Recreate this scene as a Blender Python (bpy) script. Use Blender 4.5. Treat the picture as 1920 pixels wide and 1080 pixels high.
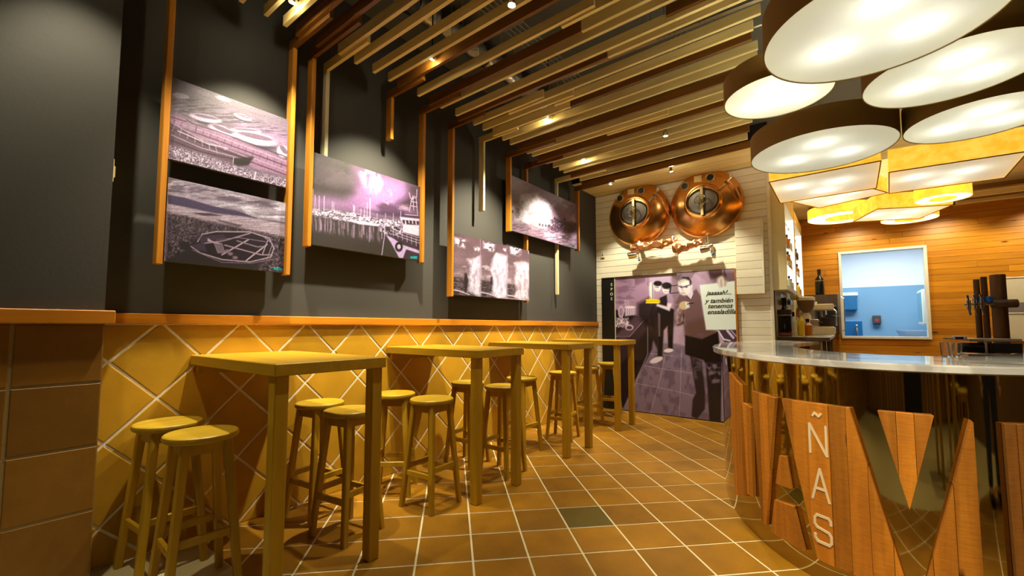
import bpy, bmesh, math, random
import numpy as np
from mathutils import Vector, Matrix
random.seed(7); rng = np.random.RandomState(11)
PI = math.pi
S2 = math.sqrt(.5)
for o in list(bpy.data.objects): bpy.data.objects.remove(o)
scene = bpy.context.scene
COL = scene.collection

# ------------------------------------------------------------------ camera
CAM = np.array([3.18, 0, 1.27]); FPX = 820.5; PY0 = 559.0
PIT = math.radians(3.75); YAW = math.radians(37.28)
cd = bpy.data.cameras.new('camera'); co = bpy.data.objects.new('camera', cd); COL.objects.link(co)
cd.sensor_fit = 'HORIZONTAL'; cd.sensor_width = 36; cd.lens = 36 * FPX / 1920
cd.shift_y = (PY0 - 540) / 1920; cd.clip_start = .02
co.location = CAM; co.rotation_euler = (PI / 2 + PIT, 0, YAW)
scene.camera = co
_F = np.array([-math.sin(YAW) * math.cos(PIT), math.cos(YAW) * math.cos(PIT), math.sin(PIT)])
_R = np.array([math.cos(YAW), math.sin(YAW), 0]); _U = np.cross(_R, _F)
def proj(P):                      # world points (n,3) -> photograph pixels, used to letter and paint flat prints
    v = np.asarray(P, float) - CAM; z = v @ _F
    return 960 + FPX * (v @ _R) / z, PY0 - FPX * (v @ _U) / z
def at(x, y, axis, val):          # pixel -> point on the plane axis = val
    d = _F + _R * (x - 960) / FPX - _U * (y - PY0) / FPX
    return CAM + d * (val - CAM[axis]) / d[axis]

# ------------------------------------------------------------------ world, exposure
w = bpy.data.worlds.new('world'); scene.world = w; w.use_nodes = True
w.node_tree.nodes['Background'].inputs[0].default_value = (1, .85, .6, 1)
w.node_tree.nodes['Background'].inputs[1].default_value = .02
scene.view_settings.view_transform = 'Standard'; scene.view_settings.look = 'None'
scene.view_settings.exposure = 0.0; scene.view_settings.gamma = 1
scene.view_settings.use_curve_mapping = False

WARM = (1, .9, .62)
def spot(name, loc, target, power, size=80, blend=.35, col=WARM, radius=.03):
    l = bpy.data.lights.new(name, 'SPOT'); l.energy = power; l.color = col
    l.spot_size = math.radians(size); l.spot_blend = blend; l.shadow_soft_size = radius
    o = bpy.data.objects.new(name, l); COL.objects.link(o); o.location = loc
    o.rotation_euler = (Vector(target) - Vector(loc)).to_track_quat('-Z', 'Y').to_euler()
    return o
def area(name, loc, target, power, sx, sy, col=WARM):
    l = bpy.data.lights.new(name, 'AREA'); l.energy = power; l.color = col; l.shape = 'RECTANGLE'; l.size = sx; l.size_y = sy
    o = bpy.data.objects.new(name, l); COL.objects.link(o); o.location = loc
    o.rotation_euler = (Vector(target) - Vector(loc)).to_track_quat('-Z', 'Y').to_euler()
    return o

# ------------------------------------------------------------------ materials
def lin(c):
    return tuple((v / 255 / 12.92) if v / 255 <= .04045 else ((v / 255 + .055) / 1.055) ** 2.4 for v in c)
MATS = {}
def newmat(name):
    m = bpy.data.materials.new(name); m.use_nodes = True; MATS[name] = m
    nt = m.node_tree; b = nt.nodes['Principled BSDF']; return m, nt, b
def plain(name, col, rough=.5, metal=0, spec=.5, emit=0, ecol=None, trans=0, bump=0, bscale=40, ior=1.45):
    m, nt, b = newmat(name)
    b.inputs['Base Color'].default_value = (*col, 1); b.inputs['Roughness'].default_value = rough
    b.inputs['Metallic'].default_value = metal; b.inputs['Specular IOR Level'].default_value = spec
    b.inputs['Transmission Weight'].default_value = trans; b.inputs['IOR'].default_value = ior
    if emit:
        b.inputs['Emission Color'].default_value = (*(ecol or col), 1); b.inputs['Emission Strength'].default_value = emit
    tc = nt.nodes.new('ShaderNodeTexCoord'); n = nt.nodes.new('ShaderNodeTexNoise'); n.inputs['Scale'].default_value = bscale
    nt.links.new(tc.outputs['Object'], n.inputs['Vector'])
    mr = nt.nodes.new('ShaderNodeMapRange'); mr.inputs[3].default_value = max(0, rough - .04); mr.inputs[4].default_value = min(1, rough + .06)
    nt.links.new(n.outputs[0], mr.inputs[0]); nt.links.new(mr.outputs[0], b.inputs['Roughness'])
    if bump:
        bp = nt.nodes.new('ShaderNodeBump'); bp.inputs['Strength'].default_value = bump; bp.inputs['Distance'].default_value = .01
        nt.links.new(n.outputs[0], bp.inputs['Height']); nt.links.new(bp.outputs[0], b.inputs['Normal'])
    return m
def wood(name, ca, cb, axis=0, rough=.42, scale=1.0, var=.25, knots=False, spec=.4, saw=False):
    """grain runs along object axis; every object gets its own offset and tone"""
    m, nt, b = newmat(name); N = nt.nodes.new; L = nt.links.new
    tc = N('ShaderNodeTexCoord'); oi = N('ShaderNodeObjectInfo'); mp = N('ShaderNodeMapping')
    s = [22 * scale] * 3; s[axis] = 1.6 * scale; mp.inputs['Scale'].default_value = s
    cx = N('ShaderNodeCombineXYZ'); mu = N('ShaderNodeMath'); mu.operation = 'MULTIPLY'; mu.inputs[1].default_value = 57
    L(oi.outputs['Random'], mu.inputs[0])
    for i in range(3): L(mu.outputs[0], cx.inputs[i])
    L(tc.outputs['Object'], mp.inputs['Vector']); L(cx.outputs[0], mp.inputs['Location'])
    n = N('ShaderNodeTexNoise'); n.inputs['Scale'].default_value = 1.0; n.inputs['Detail'].default_value = 5; n.inputs['Distortion'].default_value = .6
    L(mp.outputs[0], n.inputs['Vector'])
    r = N('ShaderNodeValToRGB'); r.color_ramp.elements[0].position = .32; r.color_ramp.elements[1].position = .7
    r.color_ramp.elements[0].color = (*ca, 1); r.color_ramp.elements[1].color = (*cb, 1)
    L(n.outputs[0], r.inputs[0])
    hv = N('ShaderNodeHueSaturation'); mr = N('ShaderNodeMapRange'); mr.inputs[3].default_value = 1 - var; mr.inputs[4].default_value = 1 + var
    L(oi.outputs['Random'], mr.inputs[0]); L(mr.outputs[0], hv.inputs['Value']); L(r.outputs[0], hv.inputs['Color'])
    out = hv.outputs[0]
    if knots:
        v = N('ShaderNodeTexVoronoi'); v.inputs['Scale'].default_value = 1.0; mk = N('ShaderNodeMapping')
        ks = [7.] * 3; ks[axis] = 2.2; mk.inputs['Scale'].default_value = ks; L(tc.outputs['Object'], mk.inputs['Vector']); L(cx.outputs[0], mk.inputs['Location'])
        L(mk.outputs[0], v.inputs['Vector'])
        rk = N('ShaderNodeValToRGB'); rk.color_ramp.elements[0].position = .05; rk.color_ramp.elements[1].position = .12
        rk.color_ramp.elements[0].color = (*[c * .3 for c in ca], 1); rk.color_ramp.elements[1].color = (1, 1, 1, 1)
        L(v.outputs['Distance'], rk.inputs[0])
        mx = N('ShaderNodeMix'); mx.data_type = 'RGBA'; mx.blend_type = 'MULTIPLY'; mx.inputs[0].default_value = 1
        L(out, mx.inputs[6]); L(rk.outputs[0], mx.inputs[7]); out = mx.outputs[2]
    if saw:
        ms = N('ShaderNodeMapping'); ms.inputs['Scale'].default_value = (22, 22, 170); L(tc.outputs['Object'], ms.inputs['Vector']); L(cx.outputs[0], ms.inputs['Location'])
        ns = N('ShaderNodeTexNoise'); ns.inputs['Scale'].default_value = 1; ns.inputs['Detail'].default_value = 2; L(ms.outputs[0], ns.inputs['Vector'])
        rs = N('ShaderNodeMapRange'); rs.inputs[1].default_value = .3; rs.inputs[2].default_value = .7; rs.inputs[3].default_value = .84; rs.inputs[4].default_value = 1.1; L(ns.outputs[0], rs.inputs[0])
        m3 = N('ShaderNodeMix'); m3.data_type = 'RGBA'; m3.blend_type = 'MULTIPLY'; m3.inputs[0].default_value = 1; L(out, m3.inputs[6]); L(rs.outputs[0], m3.inputs[7]); out = m3.outputs[2]
    L(out, b.inputs['Base Color']); b.inputs['Roughness'].default_value = rough; b.inputs['Specular IOR Level'].default_value = spec
    bp = N('ShaderNodeBump'); bp.inputs['Strength'].default_value = .12; bp.inputs['Distance'].default_value = .004
    L(n.outputs[0], bp.inputs['Height']); L(bp.outputs[0], b.inputs['Normal'])
    return m
def tilemat(name, ca, cb, rough=.4, var=.16, spec=.4):
    m, nt, b = newmat(name); N = nt.nodes.new; L = nt.links.new
    tc = N('ShaderNodeTexCoord'); oi = N('ShaderNodeObjectInfo')
    n = N('ShaderNodeTexNoise'); n.inputs['Scale'].default_value = 5; n.inputs['Detail'].default_value = 4; n.noise_dimensions = '4D'
    mu = N('ShaderNodeMath'); mu.operation = 'MULTIPLY'; mu.inputs[1].default_value = 31; L(oi.outputs['Random'], mu.inputs[0]); L(mu.outputs[0], n.inputs['W'])
    L(tc.outputs['Object'], n.inputs['Vector'])
    r = N('ShaderNodeValToRGB'); r.color_ramp.elements[0].position = .3; r.color_ramp.elements[1].position = .7
    r.color_ramp.elements[0].color = (*ca, 1); r.color_ramp.elements[1].color = (*cb, 1); L(n.outputs[0], r.inputs[0])
    hv = N('ShaderNodeHueSaturation'); mr = N('ShaderNodeMapRange'); mr.inputs[3].default_value = 1 - var; mr.inputs[4].default_value = 1 + var
    L(oi.outputs['Random'], mr.inputs[0]); L(mr.outputs[0], hv.inputs['Value']); L(r.outputs[0], hv.inputs['Color']); L(hv.outputs[0], b.inputs['Base Color'])
    n2 = N('ShaderNodeTexNoise'); n2.inputs['Scale'].default_value = 60; n2.inputs['Detail'].default_value = 3; L(tc.outputs['Object'], n2.inputs['Vector'])
    m2 = N('ShaderNodeMapRange'); m2.inputs[3].default_value = rough - .1; m2.inputs[4].default_value = rough + .15; L(n2.outputs[0], m2.inputs[0]); L(m2.outputs[0], b.inputs['Roughness'])
    bp = N('ShaderNodeBump'); bp.inputs['Strength'].default_value = .1; bp.inputs['Distance'].default_value = .004; L(n2.outputs[0], bp.inputs['Height']); L(bp.outputs[0], b.inputs['Normal'])
    b.inputs['Specular IOR Level'].default_value = spec
    return m

M_floor = tilemat('terracotta_floor', (.24, .105, .003), (.34, .152, .005), .48, spec=.3)
M_floor_dark = tilemat('olive_floor_tile', (.10, .070, .010), (.13, .092, .014), .36)
M_grout = plain('grout', (.72, .64, .42), .8, bump=.2, bscale=200)
M_wtile = tilemat('terracotta_wall', (.43, .220, .011), (.54, .285, .016), .42, .13)
M_wtile2 = tilemat('terracotta_wall_brown', (.17, .072, .006), (.23, .10, .009), .42, .13)
M_wgrout = plain('wall_grout', (.80, .75, .66), .8, bump=.2, bscale=200)
M_wgrout2 = plain('wall_grout_tan', (.26, .19, .08), .8, bump=.2, bscale=200)
M_black = plain('charcoal_paint', (.056, .053, .050), .6, spec=.3, bump=.05, bscale=60)
M_cap = wood('orange_pine', (.42, .145, .006), (.58, .215, .010), axis=1, knots=True, var=.08)
M_table = wood('honey_oak', (.37, .208, .007), (.47, .272, .011), axis=0, var=.08)
M_tableY = wood('honey_oak_leg', (.37, .208, .007), (.47, .272, .011), axis=2, var=.12)
M_stoolz = wood('honey_stool_leg', (.37, .208, .007), (.47, .272, .011), axis=2, var=.15)
M_stoolx = wood('honey_stool_seat', (.37, .225, .010), (.47, .292, .015), axis=1, var=.1)
M_slatL = wood('pale_slat', (.70, .54, .21), (.82, .67, .30), axis=0, var=.12)
M_slatD = wood('brown_slat', (.14, .055, .007), (.23, .092, .011), axis=0, var=.2)
M_batD = wood('orange_batten', (.40, .15, .012), (.55, .22, .018), axis=2, var=.1)
M_batL = wood('cream_batten', (.58, .50, .30), (.68, .60, .38), axis=2, var=.05)
M_white = wood('cream_plank', (.80, .76, .62), (.86, .83, .70), axis=0, var=.05, rough=.5)
M_soff = wood('soffit_plank', (.74, .60, .26), (.84, .71, .36), axis=0, var=.08, rough=.5)
M_cream = plain('cream_paint', (.72, .65, .36), .45)
M_pine = wood('pine_wall', (.50, .185, .008), (.68, .28, .012), axis=0, var=.16, knots=True)
M_dk = plain('dark_gap', (.01, .008, .006), .8)
M_brown = wood('brown_panel', (.10, .05, .015), (.16, .08, .025), axis=2, var=.2)
M_brown2 = wood('brown_slat_panel', (.20, .095, .02), (.30, .15, .035), axis=2, var=.25)
M_ceil = plain('grey_ceiling', (.085, .085, .07), .8)
M_steel = plain('brushed_steel', (.62, .58, .48), .28, metal=1)
M_chrome = plain('chrome', (.75, .75, .72), .12, metal=1)
M_hatch = plain('hatch_steel', (.27, .25, .225), .42, metal=1)
M_foil = plain('duct_foil', (.6, .6, .58), .3, metal=1, bump=.4, bscale=30)
M_wire = plain('wire', (.5, .5, .45), .4, metal=1)
M_blackp = plain('black_plastic', (.012, .012, .012), .35)
M_copper = plain('copper', (.74, .37, .11), .24, metal=1, bump=.02, bscale=18)
M_copper2 = plain('copper_crumpled', (.80, .40, .20), .3, metal=1, bump=.3, bscale=14)
M_brass = plain('brass', (.60, .48, .24), .3, metal=1)
M_marble = None
M_mirror = plain('bronze_mirror', (.46, .38, .20), .035, metal=1)
M_plank = wood('bar_plank', (.36, .120, .008), (.54, .195, .014), axis=2, var=.28, knots=True, saw=True, rough=.55)
M_plankD = wood('bar_plank_dark', (.16, .055, .008), (.26, .095, .012), axis=2, var=.15, saw=True, rough=.55)
M_letter = plain('cream_letter', (.72, .58, .36), .6)
M_shadeB = plain('brown_shade', (.30, .17, .035), .7)
M_amber = None
M_blue = plain('blue_plastic', (.01, .13, .5), .3)
M_glassw = plain('glassware', (.95, .97, .95), .03, trans=1, ior=1.45)
M_tube = wood('tap_wood', (.10, .04, .012), (.20, .085, .025), axis=2, var=.2)

def marble():
    m, nt, b = newmat('marble'); N = nt.nodes.new; L = nt.links.new
    tc = N('ShaderNodeTexCoord'); n = N('ShaderNodeTexNoise'); n.inputs['Scale'].default_value = 3.5; n.inputs['Detail'].default_value = 8; n.inputs['Distortion'].default_value = 1.6
    L(tc.outputs['Object'], n.inputs['Vector']); r = N('ShaderNodeValToRGB')
    r.color_ramp.elements[0].position = .40; r.color_ramp.elements[0].color = (.45, .43, .42, 1); r.color_ramp.elements[1].position = .56; r.color_ramp.elements[1].color = (.72, .70, .68, 1)
    L(n.outputs[0], r.inputs[0]); L(r.outputs[0], b.inputs['Base Color']); b.inputs['Roughness'].default_value = .04; b.inputs['Specular IOR Level'].default_value = .9; b.inputs['IOR'].default_value = 1.7
    return m
M_marble = marble()
def lampmat(name, ca, cb, em, transl=(.8, .8, .75)):
    """glowing lamp skin: lets the bulbs behind it through (translucent) and glows evenly itself"""
    m = bpy.data.materials.new(name); m.use_nodes = True; nt = m.node_tree; nt.nodes.clear(); N = nt.nodes.new; L = nt.links.new
    out = N('ShaderNodeOutputMaterial'); tr = N('ShaderNodeBsdfTranslucent'); df = N('ShaderNodeBsdfDiffuse'); e = N('ShaderNodeEmission'); a1 = N('ShaderNodeMixShader'); a2 = N('ShaderNodeAddShader')
    tc = N('ShaderNodeTexCoord'); n = N('ShaderNodeTexNoise'); n.inputs['Scale'].default_value = 14; n.inputs['Detail'].default_value = 4; L(tc.outputs['Object'], n.inputs['Vector'])
    r = N('ShaderNodeValToRGB'); r.color_ramp.elements[0].position = .35; r.color_ramp.elements[1].position = .65; r.color_ramp.elements[0].color = (*ca, 1); r.color_ramp.elements[1].color = (*cb, 1); L(n.outputs[0], r.inputs[0])
    L(r.outputs[0], e.inputs[0]); e.inputs[1].default_value = em; L(r.outputs[0], df.inputs[0]); tr.inputs[0].default_value = (*transl, 1)
    a1.inputs[0].default_value = .5; L(tr.outputs[0], a1.inputs[1]); L(df.outputs[0], a1.inputs[2]); L(a1.outputs[0], a2.inputs[0]); L(e.outputs[0], a2.inputs[1]); L(a2.outputs[0], out.inputs[0])
    return m
M_diff = lampmat('lamp_diffuser', (.80, .82, .66), (.84, .85, .70), .27)
M_amber = lampmat('amber_shade', (.90, .54, .04), (1, .70, .13), .60, (.8, .5, .08))
M_niche = plain('lit_niche', (.9, .85, .8), .5, emit=1.1, ecol=(1, .93, .85))

# ------------------------------------------------------------------ mesh helpers
def mesh(name, V, F, mat=None, smooth=False):
    me = bpy.data.meshes.new(name); me.from_pydata([tuple(map(float, v)) for v in V], [], F); me.update()
    if mat: me.materials.append(mat)
    if smooth:
        for p in me.polygons: p.use_smooth = True
    return me
def link(name, me, parent=None, loc=None, rot=None):
    o = bpy.data.objects.new(name, me); COL.objects.link(o)
    if parent is not None: o.parent = parent
    if loc is not None: o.location = loc
    if rot is not None: o.rotation_euler = rot
    return o
def tag(o, label, cat, group=None):
    o['label'] = label; o['category'] = cat
    if group: o['group'] = group
    return o
def struct(o): o['kind'] = 'structure'; return o
def thing(name, label, cat, loc=(0, 0, 0), rz=0, group=None):
    o = bpy.data.objects.new(name, None); COL.objects.link(o); o.location = loc; o.rotation_euler = (0, 0, rz); o.empty_display_size = .1
    return tag(o, label, cat, group)
class MB:
    def __init__(s): s.V = []; s.F = []
    def add(s, V, F):
        n = len(s.V); s.V += [tuple(v) for v in V]; s.F += [tuple(i + n for i in f) for f in F]; return s
    def box(s, a, b):
        (x0, y0, z0), (x1, y1, z1) = a, b
        V = [(x0, y0, z0), (x1, y0, z0), (x1, y1, z0), (x0, y1, z0), (x0, y0, z1), (x1, y0, z1), (x1, y1, z1), (x0, y1, z1)]
        return s.add(V, [(0, 3, 2, 1), (4, 5, 6, 7), (0, 1, 5, 4), (1, 2, 6, 5), (2, 3, 7, 6), (3, 0, 4, 7)])
    def bbox(s, a, b, c=.004):    # chamfered box
        a = list(a); b = list(b); V = []; idx = {}
        for i in range(8):
            corner = [(a, b)[(i >> k) & 1][k] for k in range(3)]; sg = [1 if (i >> k) & 1 == 0 else -1 for k in range(3)]
            for k in range(3):
                p = [corner[j] + (sg[j] * c if j != k else 0) for j in range(3)]
                idx[i, k] = len(V); V.append(p)
        F = []
        for k in range(3):
            u, v = (k + 1) % 3, (k + 2) % 3
            for sd in (0, 1):
                q = [(sd << k) | (p << u) | (r << v) for p, r in ((0, 0), (1, 0), (1, 1), (0, 1))]
                f = [idx[i, k] for i in q]; F.append(tuple(f if sd else f[::-1]))
        for k in range(3):                       # edges along axis k
            u, v = (k + 1) % 3, (k + 2) % 3
            for p in (0, 1):
                for r in (0, 1):
                    i0 = (p << u) | (r << v); i1 = i0 | (1 << k)
                    f = (idx[i0, u], idx[i1, u], idx[i1, v], idx[i0, v]); F.append(f if (p ^ r) == 0 else f[::-1])
        for i in range(8):
            f = (idx[i, 0], idx[i, 1], idx[i, 2]); F.append(f)
        return s.add(V, F)
    def prism(s, pts, fn, d0, d1):   # 2D polygon pts, fn(u,v,d) -> xyz
        n = len(pts); V = [fn(u, v, d0) for u, v in pts] + [fn(u, v, d1) for u, v in pts]
        F = [tuple(range(n))[::-1], tuple(range(n, 2 * n))] + [(i, (i + 1) % n, n + (i + 1) % n, n + i) for i in range(n)]
        return s.add(V, F)
    def lathe(s, prof, seg=24, fn=lambda x, y, z: (x, y, z), close=True):   # prof: (r, z)
        V = []; F = []; k = len(prof)
        for j in range(seg):
            t = 2 * PI * j / seg
            for r, z in prof: V.append(fn(r * math.cos(t), r * math.sin(t), z))
        for j in range(seg):
            j2 = (j + 1) % seg
            for i in range(k - 1): F.append((j * k + i, j2 * k + i, j2 * k + i + 1, j * k + i + 1))
        if close:
            if prof[0][0] > 1e-6: F.append(tuple(j * k for j in range(seg))[::-1])
            if prof[-1][0] > 1e-6: F.append(tuple(j * k + k - 1 for j in range(seg)))
        return s.add(V, F)
    def tube(s, pts, rad, seg=10, square=False, cap=True):
        pts = [Vector(p) for p in pts]; n = len(pts); rr = rad if isinstance(rad, (list, tuple)) else [rad] * n
        if square: seg = 4
        V = []; F = []; up = None
        for i, p in enumerate(pts):
            d = (pts[min(i + 1, n - 1)] - pts[max(i - 1, 0)]).normalized()
            if up is None: up = Vector((1, 0, 0)) if abs(d.x) < .8 else Vector((0, 1, 0))
            a = d.cross(up).normalized(); b = d.cross(a).normalized(); up = -b if False else up
            for j in range(seg):
                t = 2 * PI * j / seg + (PI / 4 if square else 0); k = rr[i] * (math.sqrt(2) if square else 1)
                V.append(p + a * math.cos(t) * k + b * math.sin(t) * k)
        for i in range(n - 1):
            for j in range(seg): F.append((i * seg + j, i * seg + (j + 1) % seg, (i + 1) * seg + (j + 1) % seg, (i + 1) * seg + j))
        if cap: F.append(tuple(range(seg))[::-1]); F.append(tuple((n - 1) * seg + j for j in range(seg)))
        return s.add(V, F)
    def mesh(s, name, mat, smooth=False, fix=True, weld=False):
        me = mesh(name, s.V, s.F, mat, smooth)
        if fix or weld:
            bm = bmesh.new(); bm.from_mesh(me)
            if weld: bmesh.ops.remove_doubles(bm, verts=bm.verts, dist=1e-5)
            bmesh.ops.recalc_face_normals(bm, faces=bm.faces); bm.to_mesh(me); bm.free()
        if smooth:
            try: me.set_sharp_from_angle(angle=math.radians(35))
            except Exception: pass
        return me
    def build(s, name, mat, parent=None, smooth=False, loc=None, rot=None):
        return link(name, s.mesh(name, mat, smooth), parent, loc, rot)
def centred(name, a, b, mat, parent, ch=.004):
    """chamfered box with its origin at its own centre"""
    c = [(p + q) / 2 for p, q in zip(a, b)]; h = [abs(q - p) / 2 for p, q in zip(a, b)]
    m = MB().bbox([-v for v in h], h, min(ch, min(h) * .45)); return m.build(name, mat, parent, loc=c)
def copy_tree(o, parent=None):
    c = o.copy(); COL.objects.link(c); c.parent = parent
    for ch in o.children: copy_tree(ch, c)
    return c
def clip(poly, x0, x1, y0, y1):
    def cut(P, f, g):
        out = []
        for i in range(len(P)):
            a, b = P[i], P[(i + 1) % len(P)]; fa, fb = f(a), f(b)
            if fa >= 0: out.append(a)
            if fa * fb < 0:
                t = fa / (fa - fb); out.append((a[0] + t * (b[0] - a[0]), a[1] + t * (b[1] - a[1])))
        return out
    for f in (lambda p: p[0] - x0, lambda p: x1 - p[0], lambda p: p[1] - y0, lambda p: y1 - p[1]):
        poly = cut(poly, f, None)
        if len(poly) < 3: return []
    Q = []
    for p in poly:
        if not Q or math.hypot(p[0] - Q[-1][0], p[1] - Q[-1][1]) > 1e-4: Q.append(p)
    if len(Q) > 2 and math.hypot(Q[0][0] - Q[-1][0], Q[0][1] - Q[-1][1]) < 1e-4: Q.pop()
    return Q if len(Q) > 2 else []
def parea(P): return abs(sum(P[i][0] * P[(i + 1) % len(P)][1] - P[(i + 1) % len(P)][0] * P[i][1] for i in range(len(P)))) / 2
def shrink(P, d):      # inset a convex polygon towards its centroid by about d
    cx = sum(p[0] for p in P) / len(P); cy = sum(p[1] for p in P) / len(P); out = []
    for x, y in P:
        l = math.hypot(x - cx, y - cy) or 1; k = max(.3, 1 - 1.4 * d / l); out.append((cx + (x - cx) * k, cy + (y - cy) * k))
    return out
def tile_geo(mb, P, fn, depth, ch=.004):
    """a tile: plan polygon P, fn(u,v,d), face at d=0, back at d=-depth, chamfered rim"""
    n = len(P); Q = shrink(P, ch)
    V = [fn(u, v, -depth) for u, v in P] + [fn(u, v, -.0025) for u, v in P] + [fn(u, v, 0) for u, v in Q]
    F = [tuple(range(2 * n, 3 * n))]
    for k in range(2):
        for i in range(n): F.append((k * n + i, k * n + (i + 1) % n, (k + 1) * n + (i + 1) % n, (k + 1) * n + i))
    mb.add(V, F)
def clipped_tile(name, P, fn, depth, mat, parent):
    cu = sum(p[0] for p in P) / len(P); cv = sum(p[1] for p in P) / len(P)
    c = Vector(fn(cu, cv, 0)); mb = MB()
    tile_geo(mb, P, lambda u, v, d: Vector(fn(u, v, d)) - c, depth); return mb.build(name, mat, parent, loc=c)

# ================================================================== SETTING
XR, YB, YW, YF, HC = 6.6, 6.43, 10.0, -2.4, 3.95      # right wall, back wall, bar wall, wall behind the camera, ceiling
# ---- floor: grout bed with diagonal terracotta tiles
fl = struct(link('floor', MB().box((-.02, YF, -.12), (XR, YW, -.004)).mesh('floor', M_grout)))
P0, TS, TG = .3085, .2965, .012
fn_f = lambda u, v, d: ((u - v) * S2, (u + v) * S2, d)
sq = [(-TS / 2, -TS / 2), (TS / 2, -TS / 2), (TS / 2, TS / 2), (-TS / 2, TS / 2)]
_m = MB(); tile_geo(_m, sq, fn_f, .006); tile_me = _m.mesh('floor_tile', M_floor)
_m = MB(); tile_geo(_m, sq, fn_f, .006); tile_dk = _m.mesh('floor_tile_dark', M_floor_dark)
rest = MB()
fn_id = lambda x, y, d: (x, y, d)
for i in range(-40, 60):
    for j in range(-40, 60):
        u = 2.370 + P0 * (i + .5); v = .228 + P0 * (j + .5)
        x, y, _ = fn_f(u, v, 0)
        if x < -.25 or x > XR + .25 or y < YF - .25 or y > YW + .25: continue
        P = [fn_f(u + a, v + b, 0)[:2] for a, b in sq]
        Pc = clip(P, 0, XR, 1.02, YW)
        if not Pc or parea(Pc) < .0008: continue
        near = x < 3.15 and .1 < y < 6.45 and not (((x - 3.42) / 1.05) ** 2 + ((y - 4.75) / 2.0) ** 2 < 1)
        if near:
            if parea(Pc) > .0875:
                dark = abs(u - 3.143) < .1 and abs(v - .69) < .1
                link('tile', tile_dk if dark else tile_me, fl, (x, y, 0))
            else: clipped_tile('tile', Pc, fn_id, .006, M_floor, fl)
        else: tile_geo(rest, Pc, fn_id, .006)
struct(centred('floor_entrance', (0, YF, -.0039), (XR, 1.012, 0), plain('beige_stone', (.42, .34, .17), .55, bump=.15, bscale=25), None, .001))
o = rest.build('tile_field', M_floor, fl); o['kind'] = 'stuff'

# ---- left wall: black plaster above a diagonal tiled wainscot
wl = struct(link('wall_left', MB().box((-.2, YF, 0), (-.004, YB, HC)).mesh('wall_left', M_black)))
gb = MB().box((-.004, .45, 0), (0, YB, 1.285)).build('grout_bed', M_wgrout, wl)
MB().box((-.004, .45, 1.285), (0.0, YB, HC)).build('painted_plaster', M_black, wl)
fn_w = lambda y, z, d: (.004 + d, y, z)
TW = .295
for i in range(-8, 40):
    for j in range(-40, 40):
        u = 2.095 + P0 * (i + .5); v = .5685 + P0 * (j + .5)        # u=(y+z)/sqrt2, v=(y-z)/sqrt2
        h = TW / 2
        P = [((u + a + v + b) * S2, (u + a - v - b) * S2) for a, b in ((-h, -h), (h, -h), (h, h), (-h, h))]
        Pc = clip(P, .40, YB - .003, .004, 1.278)
        if not Pc or parea(Pc) < .0008: continue
        if sum(p[0] for p in Pc) < 0: continue
        # orientation: outward normal +x for (y,z) counter-clockwise
        s = sum(Pc[k][0] * Pc[(k + 1) % len(Pc)][1] - Pc[(k + 1) % len(Pc)][0] * Pc[k][1] for k in range(len(Pc)))
        if s < 0: Pc = Pc[::-1]
        clipped_tile('tile', Pc, fn_w, .004, M_wtile, wl)
struct(centred('trim_1', (0, .45, 1.285), (.035, YB, 1.345), M_cap, None)); 

# ---- projecting wall pier beside the camera, straight tiles below
PX, PE = .20, .52
wp = struct(link('wall_pier', MB().box((-.004, YF, 0), (PX - .006, PE - .006, HC)).mesh('wall_pier', M_black)))
MB().box((0, YF, 0), (PX - .003, PE - .003, 1.285)).build('grout_bed', M_wgrout2, wp)
fn_p = lambda y, z, d: (PX + d, y, z)
for i in range(0, 10):
    for j in range(-1, 4):
        y0 = PE - .31 - .31 * i; z0 = .065 + .31 * j
        Pc = clip([(y0 + .005, z0 + .005), (y0 + .305, z0 + .005), (y0 + .305, z0 + .305), (y0 + .005, z0 + .305)], YF, PE - .004, .004, 1.28)
        if Pc: clipped_tile('tile', Pc, fn_p, .006, M_wtile2, wp)
struct(centred('trim_2', (0.0, YF, 1.285), (PX + .035, PE + .03, 1.352), M_cap, None))
sw = thing('light_switch', 'small ivory wall switch on the hidden edge of the black pier', 'switch', (.10, PE - .006, 2.03))
centred('plate', (-.04, 0, 0), (.045, .012, .125), plain('ivory', (.75, .66, .35), .4), sw)
centred('rocker', (-.02, .012, .03), (.03, .02, .09), MATS['ivory'], sw)

# ---- back wall of cream planks
XBE = 2.462
wb = struct(link('wall_back', MB().box((0, YB + .008, 0), (XBE, YB + .16, HC)).mesh('wall_back', M_dk)))
z = 0.002; k = 0
while z < 3.385:
    h = .0965; z1 = min(z + h, 3.388)
    centred('plank', (.002, YB - .002, z), (XBE - .002, YB + .012, z1 - .004), M_white, wb, .003); z += h; k += 1
# partition end post next to the display cases
struct(centred('trim_3', (2.43, YB - .025, 0), (2.468, YB + .0, 3.388), M_white, None))
# projecting plank-faced box right of the mural
pb = thing('plank_box', 'cream plank faced box projecting from the wall right of the mural', 'wall box', (2.06, YB - .002, 1.69))
centred('body', (0, -.075, 0), (.325, -.0, .965), M_cream, pb)
for i in range(9): centred('plank', (0, -.09, .004 + i * .107), (.305, -.075, .004 + i * .107 + .103), M_white, pb, .003)
centred('edge_strip', (.305, -.095, 0), (.325, -.075, .965), M_white, pb, .003)
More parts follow.
